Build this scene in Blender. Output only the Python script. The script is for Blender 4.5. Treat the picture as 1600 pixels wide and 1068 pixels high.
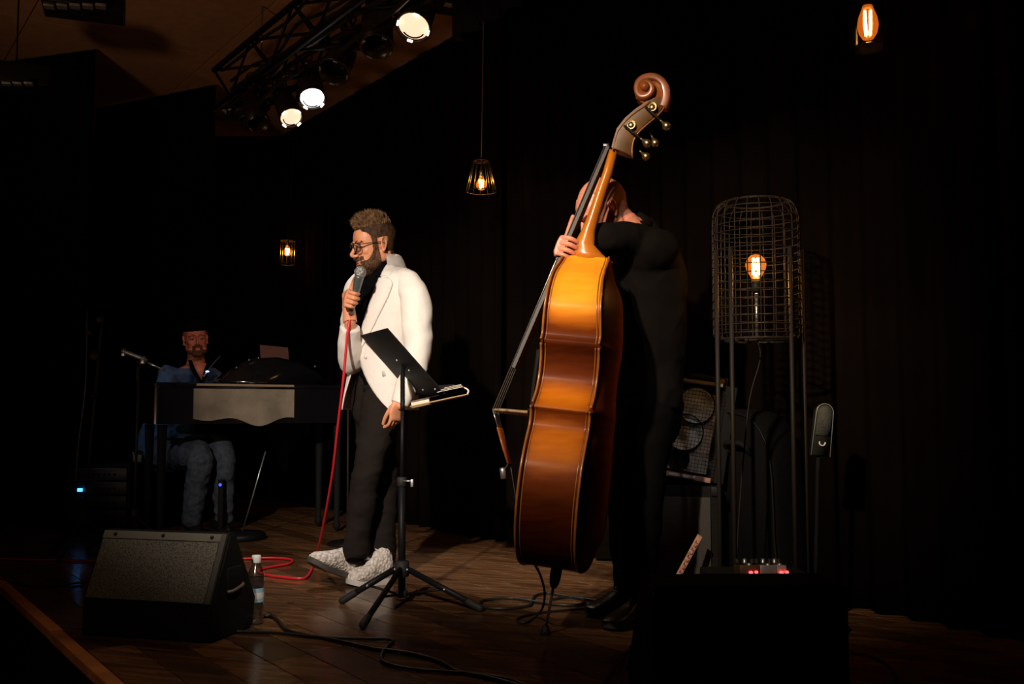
import bpy, bmesh, math, random
from mathutils import Vector, Matrix, Quaternion, noise
random.seed(7)
for o in list(bpy.data.objects): bpy.data.objects.remove(o, do_unlink=True)
SC = bpy.context.scene
COL = SC.collection
V = Vector
R = math.radians
PI = math.pi

# ---------------------------------------------------------------- camera
FPX = 1555.0                       # focal length in pixels of the 1600 px frame
PITCH = math.atan(106/FPX)
CAMP = V((0, 0, 0.8))              # stage floor is z = 0
cd = bpy.data.cameras.new('camera'); cam = bpy.data.objects.new('camera', cd); COL.objects.link(cam)
cam.location = CAMP; cam.rotation_euler = (PI/2+PITCH, 0, 0)
cd.sensor_width = 36; cd.lens = FPX/1600*36; cd.clip_start = .05; cd.clip_end = 100
SC.camera = cam
FW = V((0, math.cos(PITCH), math.sin(PITCH))); UP = V((0, -math.sin(PITCH), math.cos(PITCH)))
def ray(px, py): return FW + V((1, 0, 0))*((px-800)/FPX) + UP*((534-py)/FPX)
def P(px, py, Y):                  # point of the place seen at a pixel, at distance Y in front
    r = ray(px, py); return CAMP + r*(Y/r.y)
def G(px, py, z=0.0):              # point of a horizontal plane seen at a pixel
    r = ray(px, py); return CAMP + r*((z-CAMP.z)/r.z)
def proj(p):
    d = V(p)-CAMP; f = d.dot(FW); return (800+d.x/f*FPX, 534-d.dot(UP)/f*FPX)

# ---------------------------------------------------------------- world, exposure, stage lights and added fill spots
SC.view_settings.view_transform = 'Standard'; SC.view_settings.look = 'None'
SC.view_settings.exposure = 0.0; SC.view_settings.gamma = 1.0; SC.view_settings.use_curve_mapping = False
w = bpy.data.worlds.new('World'); SC.world = w; w.use_nodes = True
w.node_tree.nodes['Background'].inputs[0].default_value = (.6, .5, .45, 1)
w.node_tree.nodes['Background'].inputs[1].default_value = 0.004
def spot(name, loc, target, energy, col, size, blend=.6, rad=.06):
    l = bpy.data.lights.new(name, 'SPOT'); l.energy = energy; l.color = col
    l.spot_size = R(size); l.spot_blend = blend; l.shadow_soft_size = rad
    o = bpy.data.objects.new(name, l); COL.objects.link(o); o.location = loc
    o.rotation_euler = (V(target)-V(loc)).to_track_quat('-Z', 'Y').to_euler()
    return o
WARM = (1, .80, .60)
spot('front_light', (-1.5, -0.9, 3.2), P(600, 560, 4.7), 1450, (1, .88, .76), 30, 1.0, .07)
spot('front_light', (-1.6, -0.3, 3.2), P(915, 400, 3.52), 1100, (1, .80, .60), 30, 1.0, .07)
spot('front_light', (-1.2, 0.4, 3.4), G(650, 940), 520, (1, .74, .50), 50, 1.0, .1)
spot('side_light', (-0.2, 3.2, 3.1), P(306, 552, 6.7), 90, (1, .42, .28), 14, 1.0, .06)
spot('side_light', (-3.7, 4.2, 2.1), P(275, 690, 6.7), 34, (.78, .86, 1), 22, 1.0, .06)
spot('side_light', (-1.0, 2.4, 3.1), P(290, 600, 6.6), 30, (.75, .85, 1), 12, 1.0, .06)
spot('side_light', (1.2, 1.2, 3.1), P(1045, 680, 4.1), 75, (.9, .95, 1), 9, 1.0, .06)  # unseen spot added to brighten the bass amplifier
spot('front_light', (-2.6, .2, 3.1), (-1.7, 2.7, 0), 45, (1, .66, .42), 34, 1.0, .1)  # unseen fill added to lift the edge trim and the floor beside it
spot('side_light', (.7, 2.2, 3.15), (-.97, 3.8, .12), 150, (1, .86, .7), 12, 1.0, .05)  # narrow unseen spot added to light the water bottle
spot('ceiling_fill', (-3.2, 1.5, .4), (-1.2, 6.0, 3.2), 95, (1, .62, .38), 75, 1.0, .2)  # unseen uplight added only to brighten the ceiling

# ---------------------------------------------------------------- materials
def mat(name, col, rough=.5, metal=0, bump=0, bscale=60, var=0, vscale=8, emit=None, es=0, stretch=(1, 1, 1),
        spec=.5, coat=0, sheen=0, col2=None, coords='Object'):
    m = bpy.data.materials.new(name); m.use_nodes = True; nt = m.node_tree; b = nt.nodes['Principled BSDF']
    b.inputs['Base Color'].default_value = (*col, 1); b.inputs['Roughness'].default_value = rough
    b.inputs['Metallic'].default_value = metal; b.inputs['Specular IOR Level'].default_value = spec
    b.inputs['Coat Weight'].default_value = coat; b.inputs['Coat Roughness'].default_value = .15
    b.inputs['Sheen Weight'].default_value = sheen
    tc = nt.nodes.new('ShaderNodeTexCoord'); mp = nt.nodes.new('ShaderNodeMapping'); mp.inputs['Scale'].default_value = stretch
    nt.links.new(tc.outputs[coords], mp.inputs[0])
    if var or col2:
        n = nt.nodes.new('ShaderNodeTexNoise'); n.inputs['Scale'].default_value = vscale; n.inputs['Detail'].default_value = 4
        nt.links.new(mp.outputs[0], n.inputs[0])
        r = nt.nodes.new('ShaderNodeValToRGB'); r.color_ramp.elements[0].position = .35; r.color_ramp.elements[1].position = .65
        c2 = col2 or tuple(c*(1+var) for c in col); c1 = col if col2 else tuple(c*(1-var) for c in col)
        r.color_ramp.elements[0].color = (*c1, 1); r.color_ramp.elements[1].color = (*c2, 1)
        nt.links.new(n.outputs[0], r.inputs[0]); nt.links.new(r.outputs[0], b.inputs['Base Color'])
    if bump:
        n = nt.nodes.new('ShaderNodeTexNoise'); n.inputs['Scale'].default_value = bscale; n.inputs['Detail'].default_value = 3
        nt.links.new(mp.outputs[0], n.inputs[0])
        bp = nt.nodes.new('ShaderNodeBump'); bp.inputs['Strength'].default_value = bump; bp.inputs['Distance'].default_value = .004
        nt.links.new(n.outputs[0], bp.inputs['Height']); nt.links.new(bp.outputs[0], b.inputs['Normal'])
    if emit: b.inputs['Emission Color'].default_value = (*emit, 1); b.inputs['Emission Strength'].default_value = es
    return m
def glassy(name, tint, gl=.06, rough=.05, emit=None, es=0, gain=1.0):
    m = bpy.data.materials.new(name); m.use_nodes = True; nt = m.node_tree; nt.nodes.clear()
    o = nt.nodes.new('ShaderNodeOutputMaterial'); t = nt.nodes.new('ShaderNodeBsdfTransparent'); t.inputs[0].default_value = (*tint, 1)
    g = nt.nodes.new('ShaderNodeBsdfGlossy'); g.inputs['Roughness'].default_value = rough
    ge = nt.nodes.new('ShaderNodeNewGeometry'); dt = nt.nodes.new('ShaderNodeVectorMath'); dt.operation = 'DOT_PRODUCT'
    nt.links.new(ge.outputs['Normal'], dt.inputs[0]); nt.links.new(ge.outputs['Incoming'], dt.inputs[1])
    def mth(op, a, b_=None):
        q = nt.nodes.new('ShaderNodeMath'); q.operation = op
        for k, x in enumerate((a, b_)):
            if x is None: continue
            if isinstance(x, (int, float)): q.inputs[k].default_value = x
            else: nt.links.new(x, q.inputs[k])
        return q.outputs[0]
    f5 = mth('POWER', mth('SUBTRACT', 1.0, mth('ABSOLUTE', dt.outputs['Value'])), 4.0)
    fac = mth('MINIMUM', mth('MULTIPLY', mth('ADD', mth('MULTIPLY', f5, .9), .05), gain), .8)
    mx = nt.nodes.new('ShaderNodeMixShader'); nt.links.new(fac, mx.inputs[0]); nt.links.new(t.outputs[0], mx.inputs[1]); nt.links.new(g.outputs[0], mx.inputs[2])
    out = mx
    if emit:
        e = nt.nodes.new('ShaderNodeEmission'); e.inputs[0].default_value = (*emit, 1); e.inputs[1].default_value = es
        a = nt.nodes.new('ShaderNodeAddShader'); nt.links.new(mx.outputs[0], a.inputs[0]); nt.links.new(e.outputs[0], a.inputs[1]); out = a
    nt.links.new(out.outputs[0], o.inputs[0]); return m
M = {}
M['black_metal'] = mat('black_metal', (.007, .007, .008), .5, .0, spec=.18)
M['black_matte'] = mat('black_matte', (.006, .006, .006), .8, spec=.2)
M['curtain'] = mat('curtain', (.009, .0055, .004), .95, spec=.03, sheen=.0, var=.3, vscale=2)
M['steel'] = mat('steel', (.5, .5, .5), .3, .9)
M['iron'] = mat('iron', (.022, .017, .013), .55, .1, spec=.2)
M['desk_black'] = mat('desk_black', (.006, .006, .006), .65, spec=.15)
M['stand_black'] = mat('stand_black', (.010, .010, .010), .45, spec=.3)
M['brass'] = mat('brass', (.5, .38, .2), .35, 1)
M['skin'] = mat('skin', (.74, .31, .165), .42, bump=.15, bscale=220, var=.08, vscale=25, spec=.4)
M['skin_red'] = mat('skin_red', (.66, .25, .16), .42, bump=.12, bscale=220, var=.10, vscale=25, spec=.4)
M['hair'] = mat('hair', (.028, .014, .007), .6, bump=.5, bscale=260, col2=(.085, .042, .02), vscale=70, stretch=(1, 1, .5), spec=.12)
M['beard'] = mat('beard', (.15, .072, .038), .8, bump=.8, bscale=420, var=.4, vscale=200, spec=.15)
M['stubble'] = mat('stubble', (.30, .15, .10), .6, bump=.3, bscale=420, var=.2, vscale=200, spec=.15)
M['lip'] = mat('lip', (.48, .17, .13), .4)
M['eye'] = mat('eye', (.30, .20, .15), .3)
M['iris'] = mat('iris', (.03, .02, .015), .2)
M['white_cloth'] = mat('white_cloth', (.86, .80, .74), .85, bump=.35, bscale=30, var=.02, vscale=5, spec=.15, sheen=.1)
M['jacket_lining'] = mat('jacket_lining', (.62, .60, .55), .5, bump=.2, bscale=40)
M['black_cloth'] = mat('black_cloth', (.0035, .0033, .0036), .9, bump=.4, bscale=50, spec=.04)
M['hair_tips'] = mat('hair_tips', (.045, .022, .010), .5, col2=(.22, .115, .048), vscale=60, spec=.2)
M['trouser'] = mat('trouser', (.017, .0125, .0105), .9, bump=.4, bscale=40, spec=.12)
M['charcoal'] = mat('charcoal', (.0065, .0052, .0046), .9, bump=.5, bscale=40, spec=.05)
M['denim'] = mat('denim', (.06, .075, .10), .9, bump=.5, bscale=90, var=.25, vscale=40)
M['blue_shirt'] = mat('blue_shirt', (.05, .12, .25), .85, bump=.4, bscale=60, var=.2, vscale=30)
M['black_leather'] = mat('black_leather', (.012, .011, .010), .3, bump=.3, bscale=120)
M['rubber'] = mat('rubber', (.015, .013, .012), .7)
M['red_cable'] = mat('red_cable', (.75, .02, .03), .4)
M['black_cable'] = mat('black_cable', (.02, .018, .016), .4)
M['ebony'] = mat('ebony', (.035, .030, .028), .25, bump=.1, bscale=80, stretch=(1, 1, .1))
M['fingerboard'] = mat('fingerboard', (.030, .024, .020), .5, bump=.1, bscale=80, stretch=(1, 1, .1), spec=.3)
M['paper'] = mat('paper', (.7, .62, .5), .8, var=.05)
M['white_plastic'] = mat('white_plastic', (.85, .83, .8), .4)
M['lacquer'] = mat('lacquer', (.006, .006, .007), .12, coat=.6)
M['carpet_box'] = mat('carpet_box', (.014, .013, .012), .95, bump=.9, bscale=400, spec=.05, var=.3, vscale=300)
M['tin'] = mat('tin', (.55, .55, .55), .4, .9)

def knit():
    m = mat('knit', (.85, .78, .70), .85, spec=.15); nt = m.node_tree; b = nt.nodes['Principled BSDF']
    tc = nt.nodes.new('ShaderNodeTexCoord'); v = nt.nodes.new('ShaderNodeTexVoronoi'); v.inputs['Scale'].default_value = 75
    nt.links.new(tc.outputs['Object'], v.inputs[0])
    bp = nt.nodes.new('ShaderNodeBump'); bp.invert = True; bp.inputs['Distance'].default_value = .006; bp.inputs['Strength'].default_value = .9
    nt.links.new(v.outputs[0], bp.inputs['Height']); nt.links.new(bp.outputs[0], b.inputs['Normal'])
    r = nt.nodes.new('ShaderNodeValToRGB'); r.color_ramp.elements[0].color = (.88, .80, .72, 1); r.color_ramp.elements[1].color = (.5, .42, .36, 1)
    r.color_ramp.elements[0].position = .3; r.color_ramp.elements[1].position = .9
    nt.links.new(v.outputs[0], r.inputs[0]); nt.links.new(r.outputs[0], b.inputs['Base Color']); return m
M['knit'] = knit()

# ---------------------------------------------------------------- mesh helpers
def obj(name, bm, m=None, parent=None, smooth=True, local=True):
    me = bpy.data.meshes.new(name)
    if isinstance(bm, bpy.types.Mesh): me = bm; me.name = name
    else:
        bmesh.ops.recalc_face_normals(bm, faces=bm.faces); bm.to_mesh(me); bm.free()
    if m is not None:
        ms = m if isinstance(m, (list, tuple)) else [m]
        if len(me.materials): me.materials.clear()
        for x in ms: me.materials.append(x)
    if smooth: me.shade_smooth(); 
    else: me.shade_flat()
    o = bpy.data.objects.new(name, me); COL.objects.link(o)
    if parent is not None:
        o.parent = parent
        q = parent
        T = V((0, 0, 0))
        while q is not None: T += q.location; q = q.parent
        me.transform(Matrix.Translation(-T))
    return o
def autosharp(o, ang=35):
    me = o.data; bm = bmesh.new(); bm.from_mesh(me)
    for e in bm.edges:
        e.smooth = not (len(e.link_faces) == 2 and e.calc_face_angle(0) > R(ang))
    bm.to_mesh(me); bm.free(); return o
def tag(o, label, cat, group=None, kind=None):
    o['label'] = label; o['category'] = cat
    if group: o['group'] = group
    if kind: o['kind'] = kind
    return o
def thing(name, label, cat, loc, group=None):      # parts are written in world coordinates; obj() moves them under the Empty
    o = bpy.data.objects.new(name, None); COL.objects.link(o); o.location = V(loc); o.empty_display_size = .1
    return tag(o, label, cat, group)
def struct(o): o['kind'] = 'structure'; return o
def box(bm, c, s, rot=None, bev=0, mi=0):          # centre, full size, optional 3x3 rotation
    d = bmesh.new(); bmesh.ops.create_cube(d, size=1)
    for v in d.verts: v.co = V((v.co.x*s[0], v.co.y*s[1], v.co.z*s[2]))
    if bev: bmesh.ops.bevel(d, geom=d.edges[:], offset=bev, segments=2, affect='EDGES', profile=.6)
    if rot is not None:
        for v in d.verts: v.co = rot @ v.co
    for v in d.verts: v.co += V(c)
    merge(bm, d, mi)
def merge(bm, d, mi=0):
    d.verts.index_update(); vs = [bm.verts.new(v.co) for v in d.verts]
    for f in d.faces:
        try: g = bm.faces.new([vs[v.index] for v in f.verts]); g.material_index = mi if mi else f.material_index
        except ValueError: pass
    d.free()
def frame_from(z, hint=V((0, 0, 1))):
    z = V(z).normalized()
    if abs(z.dot(hint)) > .98: hint = V((0, 1, 0)) if abs(z.y) < .9 else V((1, 0, 0))
    x = hint.cross(z).normalized(); y = z.cross(x); return Matrix((x, y, z)).transposed()
def cr(a, b, c, d, t): return .5*((2*b)+(c-a)*t+(2*a-5*b+4*c-d)*t*t+(3*b-a-3*c+d)*t**3)
def spline(pts, rad=None, n=6):
    pts = [V(p) for p in pts]
    if rad is None: rad = [0]*len(pts)
    if not isinstance(rad, (list, tuple)): rad = [rad]*len(pts)
    if len(pts) < 3 or n <= 1: return pts, list(rad)
    op, orr = [], []
    for i in range(len(pts)-1):
        a, b, c, d = pts[max(i-1, 0)], pts[i], pts[i+1], pts[min(i+2, len(pts)-1)]
        ra, rb, rc, rd = rad[max(i-1, 0)], rad[i], rad[i+1], rad[min(i+2, len(pts)-1)]
        for k in range(n):
            t = k/n; op.append(V([cr(a[j], b[j], c[j], d[j], t) for j in range(3)])); orr.append(cr(ra, rb, rc, rd, t))
    op.append(pts[-1]); orr.append(rad[-1]); return op, orr
def loft(bm, rings, cap=True, closed=True, mi=0):
    vr = [[bm.verts.new(p) for p in r] for r in rings]; n = len(rings[0]); fs = []
    for a, b in zip(vr, vr[1:]):
        for i in range(n if closed else n-1):
            j = (i+1) % n
            try: f = bm.faces.new((a[i], a[j], b[j], b[i])); f.material_index = mi
            except ValueError: pass
    if cap:
        for r in (vr[0], vr[-1]):
            try: f = bm.faces.new(r); f.material_index = mi
            except ValueError: pass
    return vr
def tube(bm, pts, rad, seg=10, n=6, flat=1.0, hint=V((0, 0, 1)), round_ends=False, mi=0, cap=True):
    p, r = spline(pts, rad, n)
    if round_ends:
        d0 = (p[0]-p[1]).normalized(); d1 = (p[-1]-p[-2]).normalized()
        p0, r0 = p[0], r[0]; p1, r1 = p[-1], r[-1]
        pre = [(p0+d0*r0*math.sin(a), r0*math.cos(a)) for a in (1.45, 1.1, .75, .4)]
        post = [(p1+d1*r1*math.sin(a), r1*math.cos(a)) for a in (.4, .75, 1.1, 1.45)]
        p = [q for q, _ in pre]+p+[q for q, _ in post]; r = [q for _, q in pre]+r+[q for _, q in post]
    rings = []; F = None
    for i in range(len(p)):
        t = (p[min(i+1, len(p)-1)]-p[max(i-1, 0)])
        if t.length < 1e-9: t = V((0, 0, 1))
        t.normalize()
        if F is None: F = frame_from(t, hint); X = F.col[0].copy()
        else: X = (X - t*X.dot(t)); X = X.normalized() if X.length > 1e-6 else frame_from(t).col[0]
        Y = t.cross(X)
        rings.append([p[i]+X*math.cos(2*PI*k/seg)*r[i]+Y*math.sin(2*PI*k/seg)*r[i]*flat for k in range(seg)])
    return loft(bm, rings, cap=cap, mi=mi)
def ell(bm, c, r, rot=None, u=20, v=14, mi=0):
    d = bmesh.new(); bmesh.ops.create_uvsphere(d, u_segments=u, v_segments=v, radius=1)
    for q in d.verts:
        q.co = V((q.co.x*r[0], q.co.y*r[1], q.co.z*r[2]))
        if rot is not None: q.co = rot @ q.co
        q.co += V(c)
    merge(bm, d, mi)
def lathe(bm, prof, c=(0, 0, 0), axis=V((0, 0, 1)), seg=24, cap=False, mi=0, zs=1.0):   # prof: (radius, height along axis)
    F = frame_from(axis); c = V(c)
    rings = [[c+F@V((r*math.cos(2*PI*k/seg), r*math.sin(2*PI*k/seg), h*zs)) for k in range(seg)] for r, h in prof]
    return loft(bm, rings, cap=cap, mi=mi)
def ring(bm, c, rad, wire, axis=V((0, 0, 1)), seg=32, ws=6):
    F = frame_from(axis); c = V(c)
    rs = []
    for k in range(seg):
        a = 2*PI*k/seg; d = F@V((math.cos(a), math.sin(a), 0)); z = F.col[2]
        rs.append([c+d*(rad+wire*math.cos(2*PI*j/ws))+z*wire*math.sin(2*PI*j/ws) for j in range(ws)])
    rs.append(rs[0]); loft(bm, rs, cap=False)
def plate(bm, poly, n, th, mi=0):                  # a flat polygon with thickness th along n
    n = V(n).normalized(); a = [V(p) for p in poly]; b = [p+n*th for p in a]; loft(bm, [a, b], cap=True, mi=mi)
def remesh(bm, vox, smooth=3, name='tmp'):
    bmesh.ops.recalc_face_normals(bm, faces=bm.faces)
    me = bpy.data.meshes.new('tmp'); bm.to_mesh(me); bm.free()
    o = bpy.data.objects.new('tmp', me); COL.objects.link(o)
    m = o.modifiers.new('r', 'REMESH'); m.mode = 'VOXEL'; m.voxel_size = vox; m.adaptivity = 0
    if smooth: s = o.modifiers.new('s', 'SMOOTH'); s.iterations = smooth; s.factor = .5
    dg = bpy.context.evaluated_depsgraph_get(); e = o.evaluated_get(dg)
    nm = bpy.data.meshes.new_from_object(e); bpy.data.objects.remove(o); bpy.data.meshes.remove(me)
    return nm
def fold(me, amp=.006, f=(9, 9, 22), seed=0):       # cloth folds as real relief
    ns = [v.normal.copy() for v in me.vertices]
    for v, n in zip(me.vertices, ns):
        p = V((v.co.x*f[0]+seed, v.co.y*f[1], v.co.z*f[2])); a = noise.noise(p); b = noise.noise(p*2.3)
        v.co += n*amp*((1-abs(a)*3)*.7+b*.6)
def join_meshes(ms):
    bm = bmesh.new()
    for me in ms: bm.from_mesh(me)
    return bm
# ================================================================= THE SETTING
TH = math.atan(1100/FPX)
U = V((-math.sin(TH), math.cos(TH), 0)); N = V((math.cos(TH), math.sin(TH), 0))     # along the stage edge, across the stage
RU = Matrix((N, U, V((0, 0, 1)))).transposed()      # local x = across the stage, y = along it
def W(s, t, z=0): return N*s+U*t+V((0, 0, z))
S_WALL = G(800, 850).dot(N); S_EDGE = G(0, 905).dot(N)
def onplane(px, py, s):
    r = ray(px, py); return CAMP + r*((s-CAMP.dot(N))/r.dot(N))
H_CEIL = onplane(705, 60, S_WALL).z
def wood_floor():
    m = bpy.data.materials.new('stage_wood'); m.use_nodes = True; nt = m.node_tree; b = nt.nodes['Principled BSDF']
    tc = nt.nodes.new('ShaderNodeTexCoord'); mp = nt.nodes.new('ShaderNodeMapping'); mp.inputs['Rotation'].default_value = (0, 0, -TH)
    mp.inputs['Scale'].default_value = (1, 1, 1); nt.links.new(tc.outputs['Object'], mp.inputs[0])
    m2 = nt.nodes.new('ShaderNodeMapping'); m2.inputs['Scale'].default_value = (14, 1.2, 1); nt.links.new(mp.outputs[0], m2.inputs[0])
    n = nt.nodes.new('ShaderNodeTexNoise'); n.inputs['Scale'].default_value = 2.2; n.inputs['Detail'].default_value = 6; nt.links.new(m2.outputs[0], n.inputs[0])
    oi = nt.nodes.new('ShaderNodeObjectInfo')
    r = nt.nodes.new('ShaderNodeValToRGB'); r.color_ramp.elements[0].position = .32; r.color_ramp.elements[1].position = .72
    r.color_ramp.elements[0].color = (.060, .026, .010, 1); r.color_ramp.elements[1].color = (.26, .125, .055, 1)
    nt.links.new(n.outputs[0], r.inputs[0])
    h = nt.nodes.new('ShaderNodeHueSaturation'); mr = nt.nodes.new('ShaderNodeMapRange'); mr.inputs[3].default_value = .6; mr.inputs[4].default_value = 1.35
    nt.links.new(oi.outputs['Random'], mr.inputs[0]); nt.links.new(mr.outputs[0], h.inputs['Value']); nt.links.new(r.outputs[0], h.inputs['Color'])
    nt.links.new(h.outputs[0], b.inputs['Base Color'])
    n2 = nt.nodes.new('ShaderNodeTexNoise'); n2.inputs['Scale'].default_value = 1.6; nt.links.new(tc.outputs['Object'], n2.inputs[0])
    mr2 = nt.nodes.new('ShaderNodeMapRange'); mr2.inputs[3].default_value = .14; mr2.inputs[4].default_value = .30
    nt.links.new(n2.outputs[0], mr2.inputs[0]); nt.links.new(mr2.outputs[0], b.inputs['Roughness'])
    bp = nt.nodes.new('ShaderNodeBump'); bp.inputs['Strength'].default_value = .25; bp.inputs['Distance'].default_value = .002
    nt.links.new(n.outputs[0], bp.inputs['Height']); nt.links.new(bp.outputs[0], b.inputs['Normal'])
    b.inputs['Specular IOR Level'].default_value = .45
    return m
M['stage_wood'] = wood_floor()
M['edge_wood'] = mat('edge_wood', (.58, .22, .06), .45, var=.2, vscale=6, bump=.2, bscale=60)
M['hall_floor'] = mat('hall_floor', (.10, .09, .06), .9, var=.3, vscale=40)
M['ceiling_tile'] = mat('ceiling_tile', (.46, .24, .12), .9, bump=.4, bscale=120, var=.08, vscale=12)
M['dark_wall'] = mat('dark_wall', (.008, .006, .005), .95, spec=.05)

T0, T1 = -4.0, 11.0
bm = bmesh.new(); box(bm, W((S_EDGE+S_WALL+.6)/2, (T0+T1)/2, -.16), (S_WALL-S_EDGE+.6, T1-T0, .27), RU)
floor = struct(obj('floor', bm, M['black_matte'], smooth=False))
# planks, each its own part; alike ones share a mesh
PW = .145; rows = int((S_WALL+.3-S_EDGE)/PW); plm = {}
for i in range(rows):
    s = S_EDGE+.02+PW*(i+.5); t = T0 + random.random()*1.2
    while t < T1:
        L = random.choice((1.5, 1.9, 2.3)); 
        if t+L > T1: L = 1.5
        if L not in plm:
            b2 = bmesh.new(); box(b2, (0, 0, -.0125), (PW-.0035, L-.004, .025), None, .0012)
            me = bpy.data.meshes.new('plank'); bmesh.ops.recalc_face_normals(b2, faces=b2.faces); b2.to_mesh(me); b2.free(); me.materials.append(M['stage_wood']); plm[L] = me
        o = bpy.data.objects.new('plank', plm[L]); COL.objects.link(o); o.parent = floor
        o.location = W(s, t+L/2, 0); o.rotation_euler = (0, 0, TH); t += L
# brown strip along the stage edge, in boards
tj = G(112, 985).dot(U)
for k, (ta, tb) in enumerate(((tj-5, tj-.004), (tj+.004, tj+2.4), (tj+2.408, tj+5), (tj+5.008, tj+8))):
    b2 = bmesh.new(); box(b2, W(S_EDGE-.012, (ta+tb)/2, -.012+(.003 if k == 1 else 0)), (.045, tb-ta, .034), RU, .004)
    o = obj('trim_%d' % (k+1), b2, M['edge_wood'], smooth=False); struct(o)
bm = bmesh.new(); box(bm, W(S_EDGE-.02, (T0+T1)/2, -.39), (.03, T1-T0, .70), RU); struct(obj('wall_front', bm, M['dark_wall'], smooth=False))
bm = bmesh.new(); box(bm, W(S_EDGE-3.0, (T0+T1)/2, -.76), (6.4, T1-T0, .04), RU); struct(obj('floor', bm, M['hall_floor'], smooth=False)).name = 'floor_hall'
# ceiling with large tiles, joints a shadow gap
bm = bmesh.new(); box(bm, W(S_WALL-3.2, 4.0, H_CEIL+.07), (7.2, 17, .04), RU); ceil = struct(obj('ceiling', bm, M['dark_wall'], smooth=False))
b2 = bmesh.new(); box(b2, (0, 0, 0), (1.192, 1.192, .02), None, .003); tm = bpy.data.meshes.new('tile'); b2.to_mesh(tm); b2.free(); tm.materials.append(M['ceiling_tile'])
for i in range(5):
    for j in range(11):
        o = bpy.data.objects.new('tile', tm); COL.objects.link(o); o.parent = ceil
        o.location = W(S_WALL-.6-1.2*i, -.9+1.2*j, H_CEIL+.012+random.uniform(0, .006)); o.rotation_euler = (0, 0, TH)
# walls behind the drapes
t_end = onplane(455, 215, S_WALL).dot(U)
bm = bmesh.new(); box(bm, W(S_WALL+.2, 3.5, H_CEIL/2-.15), (.1, 16, H_CEIL+.4), RU); struct(obj('wall_back', bm, M['dark_wall'], smooth=False))
pe = onplane(455, 215, S_WALL)
bm = bmesh.new(); box(bm, (pe.x-3.5, pe.y+.25, H_CEIL/2-.5), (8.5, .1, H_CEIL+1.2)); struct(obj('wall_left', bm, M['dark_wall'], smooth=False))
bm = bmesh.new(); box(bm, (3.9, 1.4, H_CEIL/2-.5), (.1, 6.5, H_CEIL+1.2), Matrix.Rotation(R(8), 3, 'Z')); struct(obj('wall_right', bm, M['dark_wall'], smooth=False))

def drape(name, a, b, z0, z1, label, amp=.035, wl=.16, group=None, m='curtain'):
    a, b = V(a), V(b); L = (b-a).length; d = (b-a)/L; n = V((-d.y, d.x, 0)); k = max(8, int(L/wl*8)); bm = bmesh.new()
    zs = [z0+(z1-z0)*q/6 for q in range(7)]; rows_ = []
    for z in zs:
        row = []
        for i in range(k+1):
            x = L*i/k; off = amp*(math.sin(2*PI*x/wl+1.3*math.sin(x*2.1))*.8+.5*noise.noise(V((x*3, z*.7, 3))))
            row.append(V((a.x, a.y, 0))+d*x+n*off+V((0, 0, z)))
        rows_.append(row)
    fr = [bm.verts.new(p) for r in rows_ for p in r]
    for r in range(6):
        for i in range(k): q = r*(k+1)+i; bm.faces.new((fr[q], fr[q+1], fr[q+k+2], fr[q+k+1]))
    bmesh.ops.solidify(bm, geom=bm.faces[:], thickness=.006)
    o = obj(name, bm, M[m]); tag(o, label, 'curtain', group); return o
HC = H_CEIL-.01
tk = [-3.6, -.5, 1.9, 3.6, 5.0, t_end]
lab = ['dark pleated curtain at the far right of the stage behind the hanging glass lamp',
       'dark pleated curtain behind the wire cage floor lamp',
       'dark pleated curtain directly behind the double bass player',
       'dark pleated curtain between the singer and the double bass',
       'dark pleated curtain behind the singer, farthest back along the stage wall']
for i in range(5):
    drape('stage_curtain', W(S_WALL, tk[i]+.01), W(S_WALL, tk[i+1]-.01), .015, HC, lab[i])
p1 = P(338, 128, 7.29); p1.z = 0; p2 = P(145, 168, 7.94); p2.z = 0
q1 = P(150, 75, 6.55); q2 = P(-90, 110, 7.1)
cz = lambda px, py: CAMP+ray(px, py)*((H_CEIL-CAMP.z)/ray(px, py).z)
a1, a2, b1, b2_, e1 = cz(337, 130), cz(146, 168), cz(150, 75), cz(-60, 104), cz(338, 219)
drape('stage_curtain', a2+V((.02, 0, 0)), a1, -.02, HC, 'black drape hanging behind the pianist below the brown ceiling', amp=.004)
drape('stage_curtain', b2_, b1, -.7, HC, 'black drape hanging at the far left edge of the stage', amp=.004)
drape('stage_curtain', V((e1.x-.4, e1.y, 0)), V((pe.x-.02, e1.y+.02, 0)), .015, HC, 'black drape across the far end of the stage under the lit spotlights')
# short black border hanging from the ceiling right of the lamps
c1 = onplane(706, 30, S_WALL-1.25); 
drape('curtain_border', W(S_WALL-1.25, c1.dot(U)), W(S_WALL-1.25, -2.6), onplane(706, 66, S_WALL-1.25).z, HC, 'short black border curtain hanging from the ceiling right of the spotlights', m='black_matte')
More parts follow.
